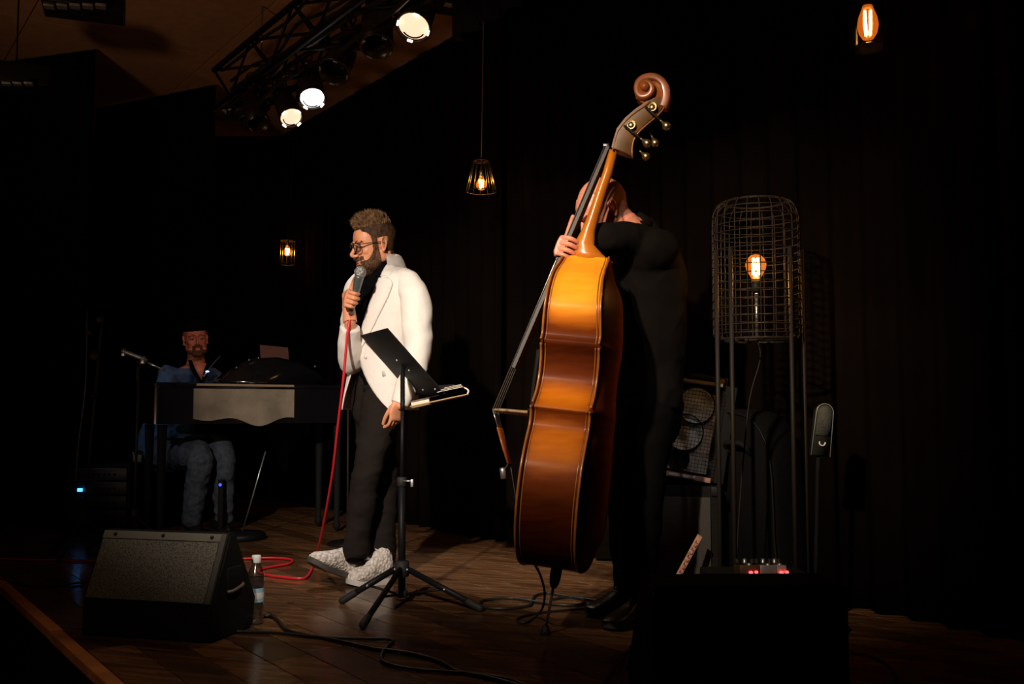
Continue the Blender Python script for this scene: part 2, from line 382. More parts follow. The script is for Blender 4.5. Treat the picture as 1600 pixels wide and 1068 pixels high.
# ================================================================= TRUSS AND SPOTLIGHTS
ZT = 3.02
def cz2(px, py, z): r = ray(px, py); return CAMP+r*((z-CAMP.z)/r.z)
tc_ = cz2(395, 92, ZT); s_t = tc_.dot(N); tA = tc_.dot(U)+.35; tB = tA-5.2
truss = thing('lighting_truss', 'black box truss under the brown ceiling carrying the row of spotlights', 'truss', W(s_t, (tA+tB)/2, ZT))
cross = [(-.13, .13), (.13, .13), (-.13, -.13), (.13, -.13)]
for ds, dz in cross:
    b = bmesh.new(); tube(b, [W(s_t+ds, tA, ZT+dz-.13), W(s_t+ds, tB, ZT+dz-.13)], .018, 8, 1); obj('chord', b, M['black_metal'], truss)
nb = 16
for k in range(nb):
    ta = tA-(tA-tB)*k/nb; tb = tA-(tA-tB)*(k+1)/nb
    for (c0, c1_) in ((0, 1), (0, 2), (1, 3), (2, 3)):
        b = bmesh.new(); a_, b_ = cross[c0], cross[c1_]
        if k % 2: a_, b_ = b_, a_
        tube(b, [W(s_t+a_[0], ta, ZT+a_[1]-.13), W(s_t+b_[0], tb, ZT+b_[1]-.13)], .009, 6, 1); obj('brace', b, M['black_metal'], truss)
for q in range(7):
    b = bmesh.new(); r3 = random.Random(q); pts = [W(s_t-.10+.2*q/6+r3.uniform(-.03, .03), tA-(tA-tB)*k/14, ZT+.01-.26*((q*5) % 7)/6-.02+r3.uniform(-.035, .035)) for k in range(15)]
    tube(b, pts, .010+.004*(q % 3), 6, 3); obj('cable_run', b, M['black_cable'], truss)
for k in range(4):
    b = bmesh.new(); t_ = tA-.5-k*1.2; tube(b, [W(s_t, t_, ZT-.0), W(s_t, t_, H_CEIL)], .006, 6, 1); obj('hanger', b, M['steel'], truss)
M['lens_dark'] = mat('lens_dark', (.01, .01, .012), .15)
M['lens_warm'] = mat('lens_warm', (.9, .7, .5), .5, emit=(1, .68, .46), es=1.15)
M['lens_white'] = mat('lens_white', (.9, .9, 1), .5, emit=(.90, .92, 1), es=4.0)
M['clip_glow'] = mat('clip_glow', (.8, .7, .6), .35, .3, emit=(1, .90, .80), es=2.0)  # clips beside lit lenses: their brightness is painted as a glow
M['can'] = mat('can', (.06, .04, .03), .3, .6)
def par(px, py, Y, bx, by, Yb, rl, lit, label, fl=0):
    """lens centre at a pixel / distance, rear of the body likewise"""
    L = P(px, py, Y); B = P(bx, by, Yb); ax = (L-B).normalized(); ln = .40 if rl > .08 else .34; B = L-ax*ln
    t = thing('stage_spotlight', label, 'spotlight', B, 'spotlights on the truss'); F = frame_from(ax)
    b = bmesh.new(); lathe(b, [(.02, -.01), (rl*.62, 0), (rl*.72, .03), (rl*.74, ln*.35), (rl*.95, ln*.45), (rl*1.0, ln*.6), (rl*1.0, ln*1.0), (rl*.94, ln*1.0), (rl*.94, ln*.8)], B, ax, 28); obj('housing', b, M['can'], t)
    b = bmesh.new(); ring(b, L, rl*1.03, .006, ax, 28); obj('front_ring', b, M['can'], t)
    b = bmesh.new(); dep = .010 if lit else .09
    lathe(b, [(.0005, -dep+.012), (rl*.5, -dep+.009), (rl*.93, -dep)], L, ax, 28); obj('lens', b, M['lens_'+(lit or 'dark')], t)
    if lit:
        b = bmesh.new(); rg = [F@V((math.cos(a)*rl*.72, math.sin(a)*rl*.72, .004))+L for a in [R(200+q*14) for q in range(9)]]
        tube(b, rg, .004, 6, 1); obj('lens_clip', b, M['black_metal'], t)
    for k in range(4):
        a = PI/4+k*PI/2+.3; d = F@V((math.cos(a), math.sin(a), 0)); b = bmesh.new()
        f2 = Matrix((ax.cross(d), d, ax)).transposed(); box(b, L+d*rl*.94+ax*.010, (.028, .010, .012), f2, .003); obj('colour_clip', b, M['clip_glow'] if (lit and fl) else M['tin'], t)
    # vent studs catching light
    b = bmesh.new()
    for k in range(10):
        a = 2*PI*k/10; d = F@V((math.cos(a), math.sin(a), 0)); ell(b, B+d*rl*.745+ax*.06, (.008,)*3, None, 6, 4)
    o = obj('rivets', b, M['tin'], t); o['kind'] = 'stuff'
    # yoke and clamp to the truss
    side = ax.cross(V((0, 0, 1))).normalized(); piv = B+ax*ln*.45
    top = W(s_t+.0, piv.dot(U), ZT-.26); 
    top = piv + V((0, 0, 1))*max(.12, min(.3, ZT-.26-piv.z)) if (top-piv).length > .5 else top
    b = bmesh.new(); e = rl*1.12
    tube(b, [piv+side*e, piv+side*e*1.05+V((0, 0, .10)), top+side*.05], .010, 6, 3); tube(b, [piv-side*e, piv-side*e*1.05+V((0, 0, .10)), top-side*.05], .010, 6, 3)
    box(b, top, (.13, .03, .012)); obj('yoke', b, M['black_metal'], t)
    b = bmesh.new(); cl = W(s_t+(.13 if (top-W(s_t+.13, top.dot(U), 0)).length < 9 else 0), top.dot(U), ZT-.26)
    tube(b, [top, top*.5+cl*.5+V((0, 0, .02)), cl], .012, 8, 2); ring(b, cl, .026, .008, U, 16); obj('clamp', b, M['black_metal'], t)
    b = bmesh.new(); tube(b, [B, B-ax*.08+V((0, 0, .0)), B+V((.02, .05, .12)), cl+V((0, 0, .05))], .005, 6, 5); obj('power_cord', b, M['black_cable'], t)
    return L, ax
sp = [par(646, 42, 4.75, 668, -20, 4.95, .082, 'warm', 'lit warm spotlight at the right end of the row, nearest the stage centre', 1),
      par(589, 72, 5.0, 589, 5, 5.12, .083, None, 'unlit spotlight pointing straight down, left of the right-hand lit one'),
      par(522, 112, 5.25, 548, 55, 5.45, .080, None, 'unlit spotlight tilted down to the left between the truss and the white one'),
      par(488, 154, 5.65, 480, 102, 5.85, .073, 'white', 'brightest spotlight, glowing cold white in the middle of the row', 1),
      par(455, 184, 5.95, 438, 142, 6.12, .068, 'warm', 'lit peach-coloured spotlight left of and below the cold white one', 1),
      par(404, 191, 6.2, 393, 158, 6.3, .069, None, 'unlit spotlight left of the peach-coloured lit one'),
      par(350, 172, 6.6, 392, 163, 6.7, .050, None, 'small unlit spotlight lying nearly level at the left end of the row')]
for (L, ax), e, c in ((sp[0], 14, (1, .72, .5)), (sp[3], 95, (.95, .95, 1)), (sp[4], 12, (1, .72, .5))):
    tgt = L+ax
    spot('stage_spot', L+ax*.03, G(640, 900) if e > 20 else tgt, e, c, 60 if e < 20 else 46, .9, .05)

# two fixtures at the top edge of the picture
def flood(px, py, Y, label):
    c = P(px, py, Y); t = thing('flood_light', label, 'spotlight', c)
    b = bmesh.new(); box(b, c, (.36, .22, .12), Matrix.Rotation(R(20), 3, 'Z'), .01); obj('housing', b, M['black_metal'], t)
    for k in range(5):
        b = bmesh.new(); box(b, c+V((-.12+.06*k, -.10, -.066)), (.045, .05, .012), Matrix.Rotation(R(20), 3, 'Z'), .002); obj('louvre', b, M['tin'], t)
    b = bmesh.new(); tube(b, [c, V((c.x, c.y, H_CEIL))], .005, 8, 1); obj('bracket', b, M['black_metal'], t)
flood(132, 2, 4.6, 'dark louvred light fixture at the top edge left, under the brown ceiling')
flood(738, 0, 5.2, 'small dark light fixture at the top edge, right of the lit spotlights')
flood(25, 122, 5.4, 'dark louvred light fixture at the left edge below the ceiling')

# ================================================================= HANGING LAMPS
M['filament'] = mat('filament', (1, .8, .5), .5, emit=(1, .62, .26), es=40)
M['bulb_glass'] = glassy('bulb_glass', (1, .72, .38), emit=(1, .26, .03), es=.42)
M['smoke_glass'] = glassy('smoke_glass', (.72, .60, .48), rough=.10, gain=.35)
def bulb(t, c, r, hang=1, energy=3, zs=1.0):
    """edison bulb with its neck up (hang=1) or down (-1); c = globe centre"""
    z = V((0, 0, hang*zs))
    b = bmesh.new(); lathe(b, [(.0005, -r), (r*.5, -r*.87), (r*.85, -r*.5), (r, 0), (r*.9, r*.5), (r*.62, r*1.0), (r*.42, r*1.4), (r*.38, r*1.7)], c, z, 24, zs=zs); g = obj('bulb', b, M['bulb_glass'], t)
    b = bmesh.new()
    for k in range(4):
        a = PI/2*k+.5; x = V((math.cos(a), math.sin(a), 0))*r*.34
        tube(b, [c+x*.8-z*r*.6, c+x*1.1+z*r*.95], r*.13, 6, 1)
    obj('filament', b, M['filament'], g)
    b = bmesh.new(); lathe(b, [(r*.40, r*1.55), (r*.46, r*1.6), (r*.46, r*2.6), (r*.3, r*2.75), (.001, r*2.8)], c, z, 16); obj('socket', b, M['brass'] if hang > 0 else M['iron'], t)
    l = bpy.data.lights.new('bulb_light', 'POINT'); l.energy = energy; l.color = (1, .55, .24); l.shadow_soft_size = r*.4
    lo = bpy.data.objects.new('bulb_light', l); COL.objects.link(lo); lo.location = c
# A: glass cylinder, upper right
cA = P(1356, 36, 3.4)
t = thing('pendant_lamp', 'hanging lamp with a clear glass cylinder shade at the upper right', 'lamp', cA, 'hanging filament lamps')
bulb(t, cA+V((0, 0, -.01)), .036, 1, 2.2, 1.5)
b = bmesh.new(); zt = P(1356, -40, 3.4).z; zb = P(1356, 76, 3.4).z-cA.z
lathe(b, [(.060, zb+.004), (.062, zb), (.062, .17), (.055, .18), (.02, .185)], cA, V((0, 0, 1)), 40); obj('shade', b, M['smoke_glass'], t)
b = bmesh.new(); lathe(b, [(.001, .20), (.03, .195), (.03, .09), (.02, .08), (.001, .08)], cA, V((0, 0, 1)), 20); obj('cap', b, M['black_metal'], t)
b = bmesh.new(); tube(b, [cA+V((0, 0, .19)), V((cA.x, cA.y, H_CEIL))], .004, 6, 1); obj('cord', b, M['black_cable'], t)
# B: wire cone
YB = 5.6; cB = P(752, 289, YB); sB = FPX/YB
t = thing('pendant_lamp', 'hanging lamp with a flared wire cage shade between the singer and the bass', 'lamp', cB, 'hanging filament lamps')
bulb(t, cB, .031, 1, 3)
zt = P(752, 252, YB).z; zb = P(752, 299, YB).z; rt, rb = .045, .086
for k in range(12):
    a = 2*PI*k/12+.1; b = bmesh.new(); d = V((math.cos(a), math.sin(a), 0))
    tube(b, [V((cB.x, cB.y, zt))+d*rt, V((cB.x, cB.y, zb))+d*rb], .0022, 6, 1); obj('cage_wire', b, M['brass'], t)
b = bmesh.new(); ring(b, (cB.x, cB.y, zt), rt, .0035); obj('top_ring', b, M['iron'], t)
b = bmesh.new(); ring(b, (cB.x, cB.y, zb), rb, .003); obj('bottom_ring', b, M['iron'], t)
b = bmesh.new(); lathe(b, [(rt, 0), (.012, .004), (.008, .02), (.001, .02)], (cB.x, cB.y, zt), V((0, 0, 1)), 20); obj('cap', b, M['iron'], t)
b = bmesh.new(); tube(b, [V((cB.x, cB.y, zt)), V((cB.x+.008, cB.y, (zt+H_CEIL)/2)), V((cB.x+.012, cB.y, H_CEIL))], .0035, 6, 3); obj('cord', b, mat('brown_cord', (.25, .13, .06), .6), t)
# C: small wire cylinder
YC = 8.3; cC = P(449, 394, YC)
t = thing('pendant_lamp', 'small hanging lamp with a straight wire cage at the back left above the piano', 'lamp', cC, 'hanging filament lamps')
bulb(t, cC, .034, 1, 2)
zt = P(449, 376, YC).z; zb = P(449, 413, YC).z; rr = .062
for k in range(10):
    a = 2*PI*k/10; b = bmesh.new(); d = V((math.cos(a), math.sin(a), 0))*rr
    tube(b, [V((cC.x, cC.y, zt))+d, V((cC.x, cC.y, zb))+d], .003, 6, 1); obj('cage_wire', b, M['brass'], t)
b = bmesh.new(); ring(b, (cC.x, cC.y, zt), rr, .004); obj('top_ring', b, M['iron'], t)
b = bmesh.new(); ring(b, (cC.x, cC.y, zb), rr, .004); obj('bottom_ring', b, M['iron'], t)
b = bmesh.new(); lathe(b, [(rr, 0), (.012, .004), (.001, .02)], (cC.x, cC.y, zt), V((0, 0, 1)), 20); obj('cap', b, M['iron'], t)
b = bmesh.new(); tube(b, [V((cC.x, cC.y, zt)), V((cC.x+.03, cC.y, (zt+H_CEIL)/2)), V((cC.x+.05, cC.y, H_CEIL))], .004, 6, 3); obj('cord', b, M['black_cable'], t)

# ================================================================= CAGE FLOOR LAMP
YL = 3.8; cx = P(1181, 413, YL).x; zb_ = .0; zc0 = P(1181, 531, YL).z; zc1 = P(1181, 316, YL).z; rc = 67/FPX*YL
t = thing('floor_lamp', 'tall floor lamp with a black wire basket shade on four thin legs', 'lamp', (cx, YL, 0))
NW = 22
for k in range(NW):
    a = 2*PI*k/NW; d = V((math.cos(a), math.sin(a), 0)); b = bmesh.new(); c0 = V((cx, YL, 0))
    pts = [c0+d*rc*.90+V((0, 0, zc0)), c0+d*rc*.99+V((0, 0, zc0+.02)), c0+d*rc+V((0, 0, zc0+.07)), c0+d*rc+V((0, 0, zc1-.10)), c0+d*rc*.95+V((0, 0, zc1-.035)), c0+d*rc*.82+V((0, 0, zc1-.006)), c0+d*rc*.70+V((0, 0, zc1))]
    tube(b, pts, .0024, 5, 2); obj('cage_wire', b, M['iron'], t)
zz = zc0+.02; k = 0
while zz < zc1-.02:
    f = 1.0 if zz < zc1-.1 else (.99 if zz < zc1-.06 else .93)
    b = bmesh.new(); ring(b, (cx, YL, zz), rc*f+.002, .0022, seg=40, ws=5); obj('cage_hoop', b, M['iron'], t); zz += .032
b = bmesh.new(); ring(b, (cx, YL, zc1), rc*.70, .004, seg=40); obj('top_ring', b, M['iron'], t)
b = bmesh.new(); ring(b, (cx, YL, zc0), rc*.92, .005, seg=40); obj('bottom_ring', b, M['iron'], t)
for a, f in ((197, 1.04), (222, 1.0), (305, 1.0), (345, 1.04)):
    d = V((math.cos(R(a)), math.sin(R(a)), 0))*rc*f; b = bmesh.new(); c0 = V((cx, YL, 0))
    tube(b, [c0+d+V((0, 0, .0)), c0+d+V((0, 0, zc0+.34))], .0085, 8, 1); obj('leg', b, M['iron'], t)
b = bmesh.new(); ring(b, (cx, YL, .012), rc*1.04, .009, seg=40); obj('foot_ring', b, M['iron'], t)
cL = V((cx, YL, P(1181, 413, YL).z)); 
bulb(t, cL, .040, -1, 5)
b = bmesh.new(); tube(b, [cL-V((0, 0, .10)), V((cx, YL, zc0))], .007, 8, 1); obj('stem', b, M['steel'], t)
b = bmesh.new(); tube(b, [V((cx-rc*.9, YL, zc0)), V((cx+rc*.9, YL, zc0))], .006, 6, 1); tube(b, [V((cx, YL-rc*.9, zc0)), V((cx, YL+rc*.9, zc0))], .006, 6, 1); obj('crossbar', b, M['iron'], t)
b = bmesh.new(); tube(b, [V((cx, YL, zc0)), P(1188, 560, YL), P(1172, 620, YL), P(1163, 700, YL), P(1155, 800, YL), P(1150, 880, YL), P(1140, 912, YL)], .003, 6, 6); obj('lamp_cord', b, M['iron'], t)

# ================================================================= BOX NEAR THE CAMERA, AMPLIFIERS, PEDALS
def boxthing(name, label, cat, corners_px, Y0, depth, z0, z1, m, yaw=0): pass
def at_floor(px, Y): return V(((px-800)/FPX*Y, Y, 0))
# big black wedge seen from behind, bottom right
cb = at_floor(1135, 2.62); t = thing('floor_monitor', 'large black stage monitor at the bottom right seen from behind', 'speaker', cb)
Rw = Matrix.Rotation(R(2), 3, 'Z'); zt = P(1135, 893, 2.62).z
pr = [(-.21, 0), (.21, 0), (.21, .10), (-.02, zt), (-.21, zt)]       # depth profile
def prism(bm, prof, c, half, rot, inset=0, axis='x'):
    r0 = [V(c)+rot@V((-half, y, z)) for y, z in prof]; r1 = [V(c)+rot@V((half, y, z)) for y, z in prof]; loft(bm, [r0, r1])
b = bmesh.new(); prism(b, pr, cb, .235, Rw); bmesh.ops.bevel(b, geom=b.edges[:], offset=.008, segments=2, affect='EDGES'); autosharp(obj('cabinet', b, M['carpet_box'], t))
for sx in (-1, 1):
    for z in (.03, zt-.03):
        b = bmesh.new(); box(b, cb+Rw@V((sx*.222, -.207, z)), (.03, .012, .03), Rw, .004); obj('corner_cap', b, M['black_metal'], t)
b = bmesh.new(); box(b, cb+Rw@V((0, -.213, .16)), (.14, .006, .07), Rw, .003); obj('socket_plate', b, M['black_metal'], t)
# cabinet with mesh grille on top of a carpeted cabinet, behind the bass player
YA = 4.22
lo = P(1052, 900, YA); lc = V((lo.x, YA+.1, 0)); zt0 = P(1052, 757, YA).z
t = thing('speaker_cabinet', 'dark grey carpet-covered speaker cabinet on the floor behind the bass player', 'speaker', lc)
Ra = Matrix.Rotation(R(-14), 3, 'Z')
b = bmesh.new(); box(b, lc+V((0, 0, zt0/2)), (.44, .32, zt0), Ra, .012); autosharp(obj('cabinet', b, M['carpet_box'], t))
b = bmesh.new(); box(b, lc+Ra@V((0, -.165, zt0*.5)), (.37, .012, zt0*.82), Ra, .004); obj('grille', b, mat('cab_cloth', (.05, .045, .04), .9, bump=.8, bscale=500), t)
for sx in (-1, 1):
    b = bmesh.new(); box(b, lc+Ra@V((sx*.205, -.158, zt0-.02)), (.04, .02, .04), Ra, .005); obj('corner_cap', b, M['black_metal'], t)
# the mesh-front combo
bc = P(1062, 752, YA-.02); sc = YA/FPX
t = thing('amplifier', 'tilted bass amplifier with a square wire grille over pale speaker cones', 'amplifier', bc)
Rt = Matrix.Rotation(R(-14), 3, 'Z')@Matrix.Rotation(R(-10), 3, 'X')@Matrix.Rotation(R(9), 3, 'Y')
hh = .42; ww = .30
o0 = bc+V((.035, .02, .01))
b = bmesh.new(); box(b, o0+Rt@V((0, .12, hh/2)), (ww, .24, hh), Rt, .01); autosharp(obj('cabinet', b, M['black_matte'], t))
M['baffle'] = mat('baffle', (.55, .50, .44), .7, var=.3, vscale=20); M['cone'] = mat('cone', (.62, .70, .70), .45, var=.2, vscale=30)
b = bmesh.new(); box(b, o0+Rt@V((-.03, -.003, hh/2-.01)), (ww-.09, .01, hh-.08), Rt, .003); obj('baffle', b, M['baffle'], t)
for (x, z, r) in ((-.01, .31, .078), (-.04, .19, .078)):
    b = bmesh.new(); lathe(b, [(r, .014), (r*.97, .02), (r*.9, .012), (r*.5, -.0), (r*.36, .004), (r*.2, .012), (.001, .015)], o0+Rt@V((x, -.008, z)), Rt@V((0, -1, 0)), 28); obj('speaker_cone', b, M['cone'], t)
    b = bmesh.new(); ring(b, o0+Rt@V((x, -.026, z)), r, .0032, Rt@V((0, -1, 0))); obj('cone_rim', b, M['black_metal'], t)
b = bmesh.new(); lathe(b, [(.045, .01), (.04, .004), (.001, .004)], o0+Rt@V((-.045, -.008, .075)), Rt@V((0, -1, 0)), 24); obj('bass_port', b, M['black_matte'], t)
b = bmesh.new(); gx, gz = 17, 24
for i in range(gx+1): x = -.145+.24*i/gx; tube(b, [o0+Rt@V((x, -.04, .02)), o0+Rt@V((x, -.04, hh-.035))], .0011, 4, 1)
for i in range(gz+1): z = .02+(hh-.055)*i/gz; tube(b, [o0+Rt@V((-.145, -.04, z)), o0+Rt@V((.095, -.04, z))], .0011, 4, 1)
o = obj('wire_grille', b, M['black_metal'], t); o['kind'] = 'stuff'
b = bmesh.new(); box(b, o0+Rt@V((-.025, -.035, .004)), (.25, .03, .022), Rt, .003); obj('lower_trim', b, mat('trim_brown', (.25, .13, .08), .5), t)
b = bmesh.new(); box(b, o0+Rt@V((-.02, -.052, .004)), (.11, .004, .012), Rt, .001); obj('name_plate', b, mat('plate_silver', (.7, .7, .68), .3, .5), t)
b = bmesh.new(); box(b, o0+Rt@V((-.02, -.02, hh-.01)), (.22, .04, .016), Rt, .003); obj('upper_trim', b, mat('trim_grey', (.22, .19, .15), .5), t)
hc = o0+Rt@V((.02, .10, hh+.02))
t = thing('small_amplifier', 'small dark amplifier unit lying on top of the wire-grille bass amplifier', 'amplifier', hc)
b = bmesh.new(); box(b, hc, (.17, .16, .036), Rt, .004); obj('housing', b, M['black_metal'], t)
for k in range(3):
    b = bmesh.new(); lathe(b, [(.008, 0), (.008, .012), (.001, .013)], hc+Rt@V((-.05+.03*k, -.08, 0)), Rt@V((0, -1, 0)), 12); obj('knob', b, M['iron'], t)
b = bmesh.new(); box(b, hc+Rt@V((.055, -.082, 0)), (.03, .004, .018), Rt, .001); obj('label_plate', b, mat('orange_plate', (.35, .16, .05), .5), t)
# big dark padded case right of the amplifier
_Y = (S_WALL-.20)/(.5774+.8165*375/FPX); kc = V((at_floor(1175, _Y).x, _Y, 0)); KU = -U; KN = N
def kq(x, y, z): return kc+KU*x*.85+KN*y+V((0, 0, z))
t = thing('padded_case', 'big dark padded case standing behind the legs of the cage floor lamp', 'case', kc)
b = bmesh.new()
pf = [(-.19, 0), (.20, 0), (.21, .3), (.19, .62), (.10, .76), (-.02, .80), (-.12, .79), (-.18, .68), (-.20, .3)]
pf, _ = spline([(x, 0, z) for x, z in pf], None, 3); loft(b, [[kq(p.x*.94, -.08, p.z*.97) for p in pf], [kq(p.x, -.05, p.z) for p in pf], [kq(p.x, .10, p.z) for p in pf], [kq(p.x*.9, .12, p.z*.95) for p in pf]])
obj('shell', b, mat('case_cloth', (.0035, .0035, .004), .9, bump=.6, bscale=60, spec=.1), t)
b = bmesh.new(); tube(b, [kq(p.x*.97, -.083, p.z*.98) for p in pf], .004, 6, 1); obj('zip', b, M['black_metal'], t)
b = bmesh.new(); tube(b, [kq(-.07, -.08, .62), kq(-.05, -.12, .66), kq(.05, -.12, .66), kq(.07, -.08, .62)], .012, 8, 4); obj('handle', b, M['black_matte'], t)
# slanted board with red lettering
A_, B_ = P(1061, 897, 3.95), P(1094, 836, 4.0)
t = thing('lettered_board', 'narrow reddish board with worn lettering leaning in front of the grey cabinet', 'board', A_)
d = (B_-A_).normalized(); A2 = A_-d*.13; F = Matrix((d.cross(V((0, 1, 0))).normalized(), V((0, 1, 0)), d)).transposed()
b = bmesh.new(); box(b, (A2+B_)/2, (.021, .012, (B_-A2).length), F, .002); obj('board', b, mat('board_red', (.42, .24, .16), .6, var=.3, vscale=60), t)
for k in range(9):
    p = A_+d*(.010+.017*k); b = bmesh.new(); box(b, p+V((0, -.0075, 0)), (.011, .002, .003), F); box(b, p+F.col[0]*(.005*(-1)**k)+V((0, -.0075, 0))+d*.004, (.003, .002, .010), F); obj('letter', b, mat('letter_dark', (.30, .03, .02), .6) if k == 0 else bpy.data.materials['letter_dark'], t)
# pedal board
pc = P(1186, 898, 3.42); pc = V((pc.x, 3.42, 0))
M['led_red'] = mat('led_red', (1, .05, .05), .4, emit=(1, .04, .04), es=6)
tb_ = thing('pedal_case', 'low black box carrying effect pedals below the cage floor lamp', 'box', pc)
b = bmesh.new(); zp = P(1186, 898, 3.40).z; box(b, pc+V((0, .05, zp/2)), (.34, .24, zp), None, .006); obj('case', b, M['black_matte'], tb_)
b = bmesh.new(); box(b, pc+V((0, -.072, zp*.6)), (.10, .01, .02), None, .003); obj('handle', b, M['black_metal'], tb_)
for (px, wd, col, led, lb) in ((1167, .085, (.10, .06, .03), 1, 'small brown effect pedal with a red light, left of the silver ones'),
                          (1196, .075, (.30, .29, .27), 0, 'silver effect pedal between the brown one and the right-hand silver one'),
                          (1214, .05, (.42, .42, .42), 1, 'silver effect pedal with a red light at the right end')):
    c = P(px, 893, 3.40); c.z = zp; t = thing('effect_pedal', lb, 'effect pedal', c, 'effect pedals on the box')
    b = bmesh.new(); box(b, c+V((0, 0, .018)), (wd*.80, .10, .032), Matrix.Rotation(R(-8), 3, 'X'), .004); obj('housing', b, mat('pedal', col, .4, .4), t)
    for q in (-1, 0, 1):
        b = bmesh.new(); lathe(b, [(.008, 0), (.007, .014), (.001, .015)], c+V((q*wd*.3, .03, .036)), V((0, 0, 1)), 10); obj('knob', b, M['iron'] if q else M['tin'], t)
    b = bmesh.new(); lathe(b, [(.009, 0), (.009, .01), (.001, .012)], c+V((0, -.035, .034)), V((0, 0, 1)), 10); obj('foot_switch', b, M['tin'], t)
    if led:
        b = bmesh.new(); ell(b, c+V((0, -.058, .018)), (.007, .005, .005), None, 10, 6); ell(b, c+V((.018, -.058, .019)), (.006, .005, .005), None, 10, 6); obj('indicator_light', b, M['led_red'], t)
# side-address microphone on a stand, right
mc = P(1284, 672, 3.7)
t = thing('studio_microphone', 'flat dark microphone with mesh top and silver crescent mark, right of the cage lamp', 'microphone', mc)
Rm = Matrix.Rotation(R(7), 3, 'Y')@Matrix.Rotation(R(4), 3, 'Z')
def stadium(hw, zb, ztop, n=8): return [(-hw*1.12, zb), (hw*1.12, zb)]+[(hw*math.cos(a)*1.0, ztop-hw+hw*math.sin(a)) for a in [PI*q/n for q in range(n+1)]]
def plate2(bm, pts, y0, y1): loft(bm, [[mc+Rm@V((x, y0, z)) for x, z in pts], [mc+Rm@V((x, y1, z)) for x, z in pts]])
b = bmesh.new(); plate2(b, stadium(.031, -.095, .098), -.014, .018); bmesh.ops.bevel(b, geom=b.edges[:], offset=.003, segments=2, affect='EDGES'); obj('body', b, mat('mic_body', (.03, .03, .025), .35), t)
b = bmesh.new(); plate2(b, stadium(.026, -.018, .092), -.019, -.013); obj('mesh_head', b, mat('mic_mesh', (.13, .13, .11), .6, .3, bump=1, bscale=600, var=.4, vscale=400), t)
b = bmesh.new(); rim = stadium(.032, -.095, .099); tube(b, [mc+Rm@V((x, -.014, z)) for x, z in rim[1:]+rim[:1]], .0016, 6, 1); obj('rim', b, mat('mic_rim', (.45, .45, .38), .35, .3), t)
b = bmesh.new(); tube(b, [mc+Rm@V((.011*math.cos(a), -.018, -.045+.011*math.sin(a))) for a in [R(160+20*q) for q in range(12)]], [.0012]+[.003]*10+[.0012], 6, 1); obj('crescent_mark', b, mat('mark', (.9, .9, .85), .4), t)
b = bmesh.new(); mb = mc+Rm@V((0, .004, -.095)); fl = V((mb.x-.02, mb.y+.02, .018)); tube(b, [mb, mb+V((-.005, 0, -.06)), fl], .008, 8, 2)
ms_ = thing('microphone_stand', 'black microphone stand under the flat dark microphone with the crescent mark', 'stand', V((fl.x, fl.y, 0)))
obj('pole', b, M['black_matte'], ms_)
b = bmesh.new(); lathe(b, [(.001, .02), (.11, .016), (.125, .006), (.125, 0), (.001, 0)], V((fl.x, fl.y, 0)), V((0, 0, 1)), 28); obj('base', b, M['black_metal'], ms_)
# ================================================================= DOUBLE BASS
B0 = P(869, 886, 3.52)
til = R(7.0); yaw = R(13)
A = V((math.sin(til), 0.05, math.cos(til))).normalized()
D0 = V((-A.z, 0, A.x)).normalized(); Y0 = A.cross(D0).normalized()
if Y0.y < 0: Y0 = -Y0
D = (D0*math.cos(yaw)+Y0*math.sin(yaw)).normalized(); WN = (D0*math.sin(yaw)-Y0*math.cos(yaw)).normalized()
def BL(x, y, z): return B0+D*x+WN*y+A*z
def BP(px, py, y=0):                # local (x, z) on the bass's own middle plane
    o = B0+WN*y; r = ray(px, py); k = (o-CAMP).dot(WN)/r.dot(WN); q = CAMP+r*k-B0; return (q.dot(D), q.dot(A))
def BX(px, py, y=0): x, z = BP(px, py, y); return BL(x, y, z)
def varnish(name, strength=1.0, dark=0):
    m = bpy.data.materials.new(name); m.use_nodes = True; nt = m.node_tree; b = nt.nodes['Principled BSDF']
    at = nt.nodes.new('ShaderNodeAttribute'); at.attribute_name = 'burst_shade'
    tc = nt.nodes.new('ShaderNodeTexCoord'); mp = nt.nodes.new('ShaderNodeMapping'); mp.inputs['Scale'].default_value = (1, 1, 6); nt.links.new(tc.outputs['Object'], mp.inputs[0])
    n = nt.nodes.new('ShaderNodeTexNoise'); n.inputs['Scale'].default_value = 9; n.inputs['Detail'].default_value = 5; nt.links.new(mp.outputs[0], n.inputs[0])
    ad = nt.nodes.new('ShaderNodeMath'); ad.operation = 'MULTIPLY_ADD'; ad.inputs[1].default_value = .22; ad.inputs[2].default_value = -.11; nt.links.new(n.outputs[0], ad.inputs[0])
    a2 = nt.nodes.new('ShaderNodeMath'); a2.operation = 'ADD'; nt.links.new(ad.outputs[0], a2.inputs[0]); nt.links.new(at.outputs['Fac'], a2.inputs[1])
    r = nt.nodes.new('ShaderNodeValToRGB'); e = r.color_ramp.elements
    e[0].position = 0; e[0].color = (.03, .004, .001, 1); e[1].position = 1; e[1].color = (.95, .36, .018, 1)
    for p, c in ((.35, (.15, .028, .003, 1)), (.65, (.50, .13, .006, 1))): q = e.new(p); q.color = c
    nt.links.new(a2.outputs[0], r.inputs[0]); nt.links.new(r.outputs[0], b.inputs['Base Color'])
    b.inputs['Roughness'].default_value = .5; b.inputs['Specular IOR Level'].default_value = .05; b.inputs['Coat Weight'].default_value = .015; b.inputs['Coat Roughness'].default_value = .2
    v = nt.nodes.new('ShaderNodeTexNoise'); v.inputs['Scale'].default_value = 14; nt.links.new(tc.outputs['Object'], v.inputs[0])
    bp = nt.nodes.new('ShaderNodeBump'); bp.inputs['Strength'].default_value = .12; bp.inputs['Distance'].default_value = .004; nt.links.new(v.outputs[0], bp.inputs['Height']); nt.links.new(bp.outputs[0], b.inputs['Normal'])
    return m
M['varnish'] = varnish('varnish')
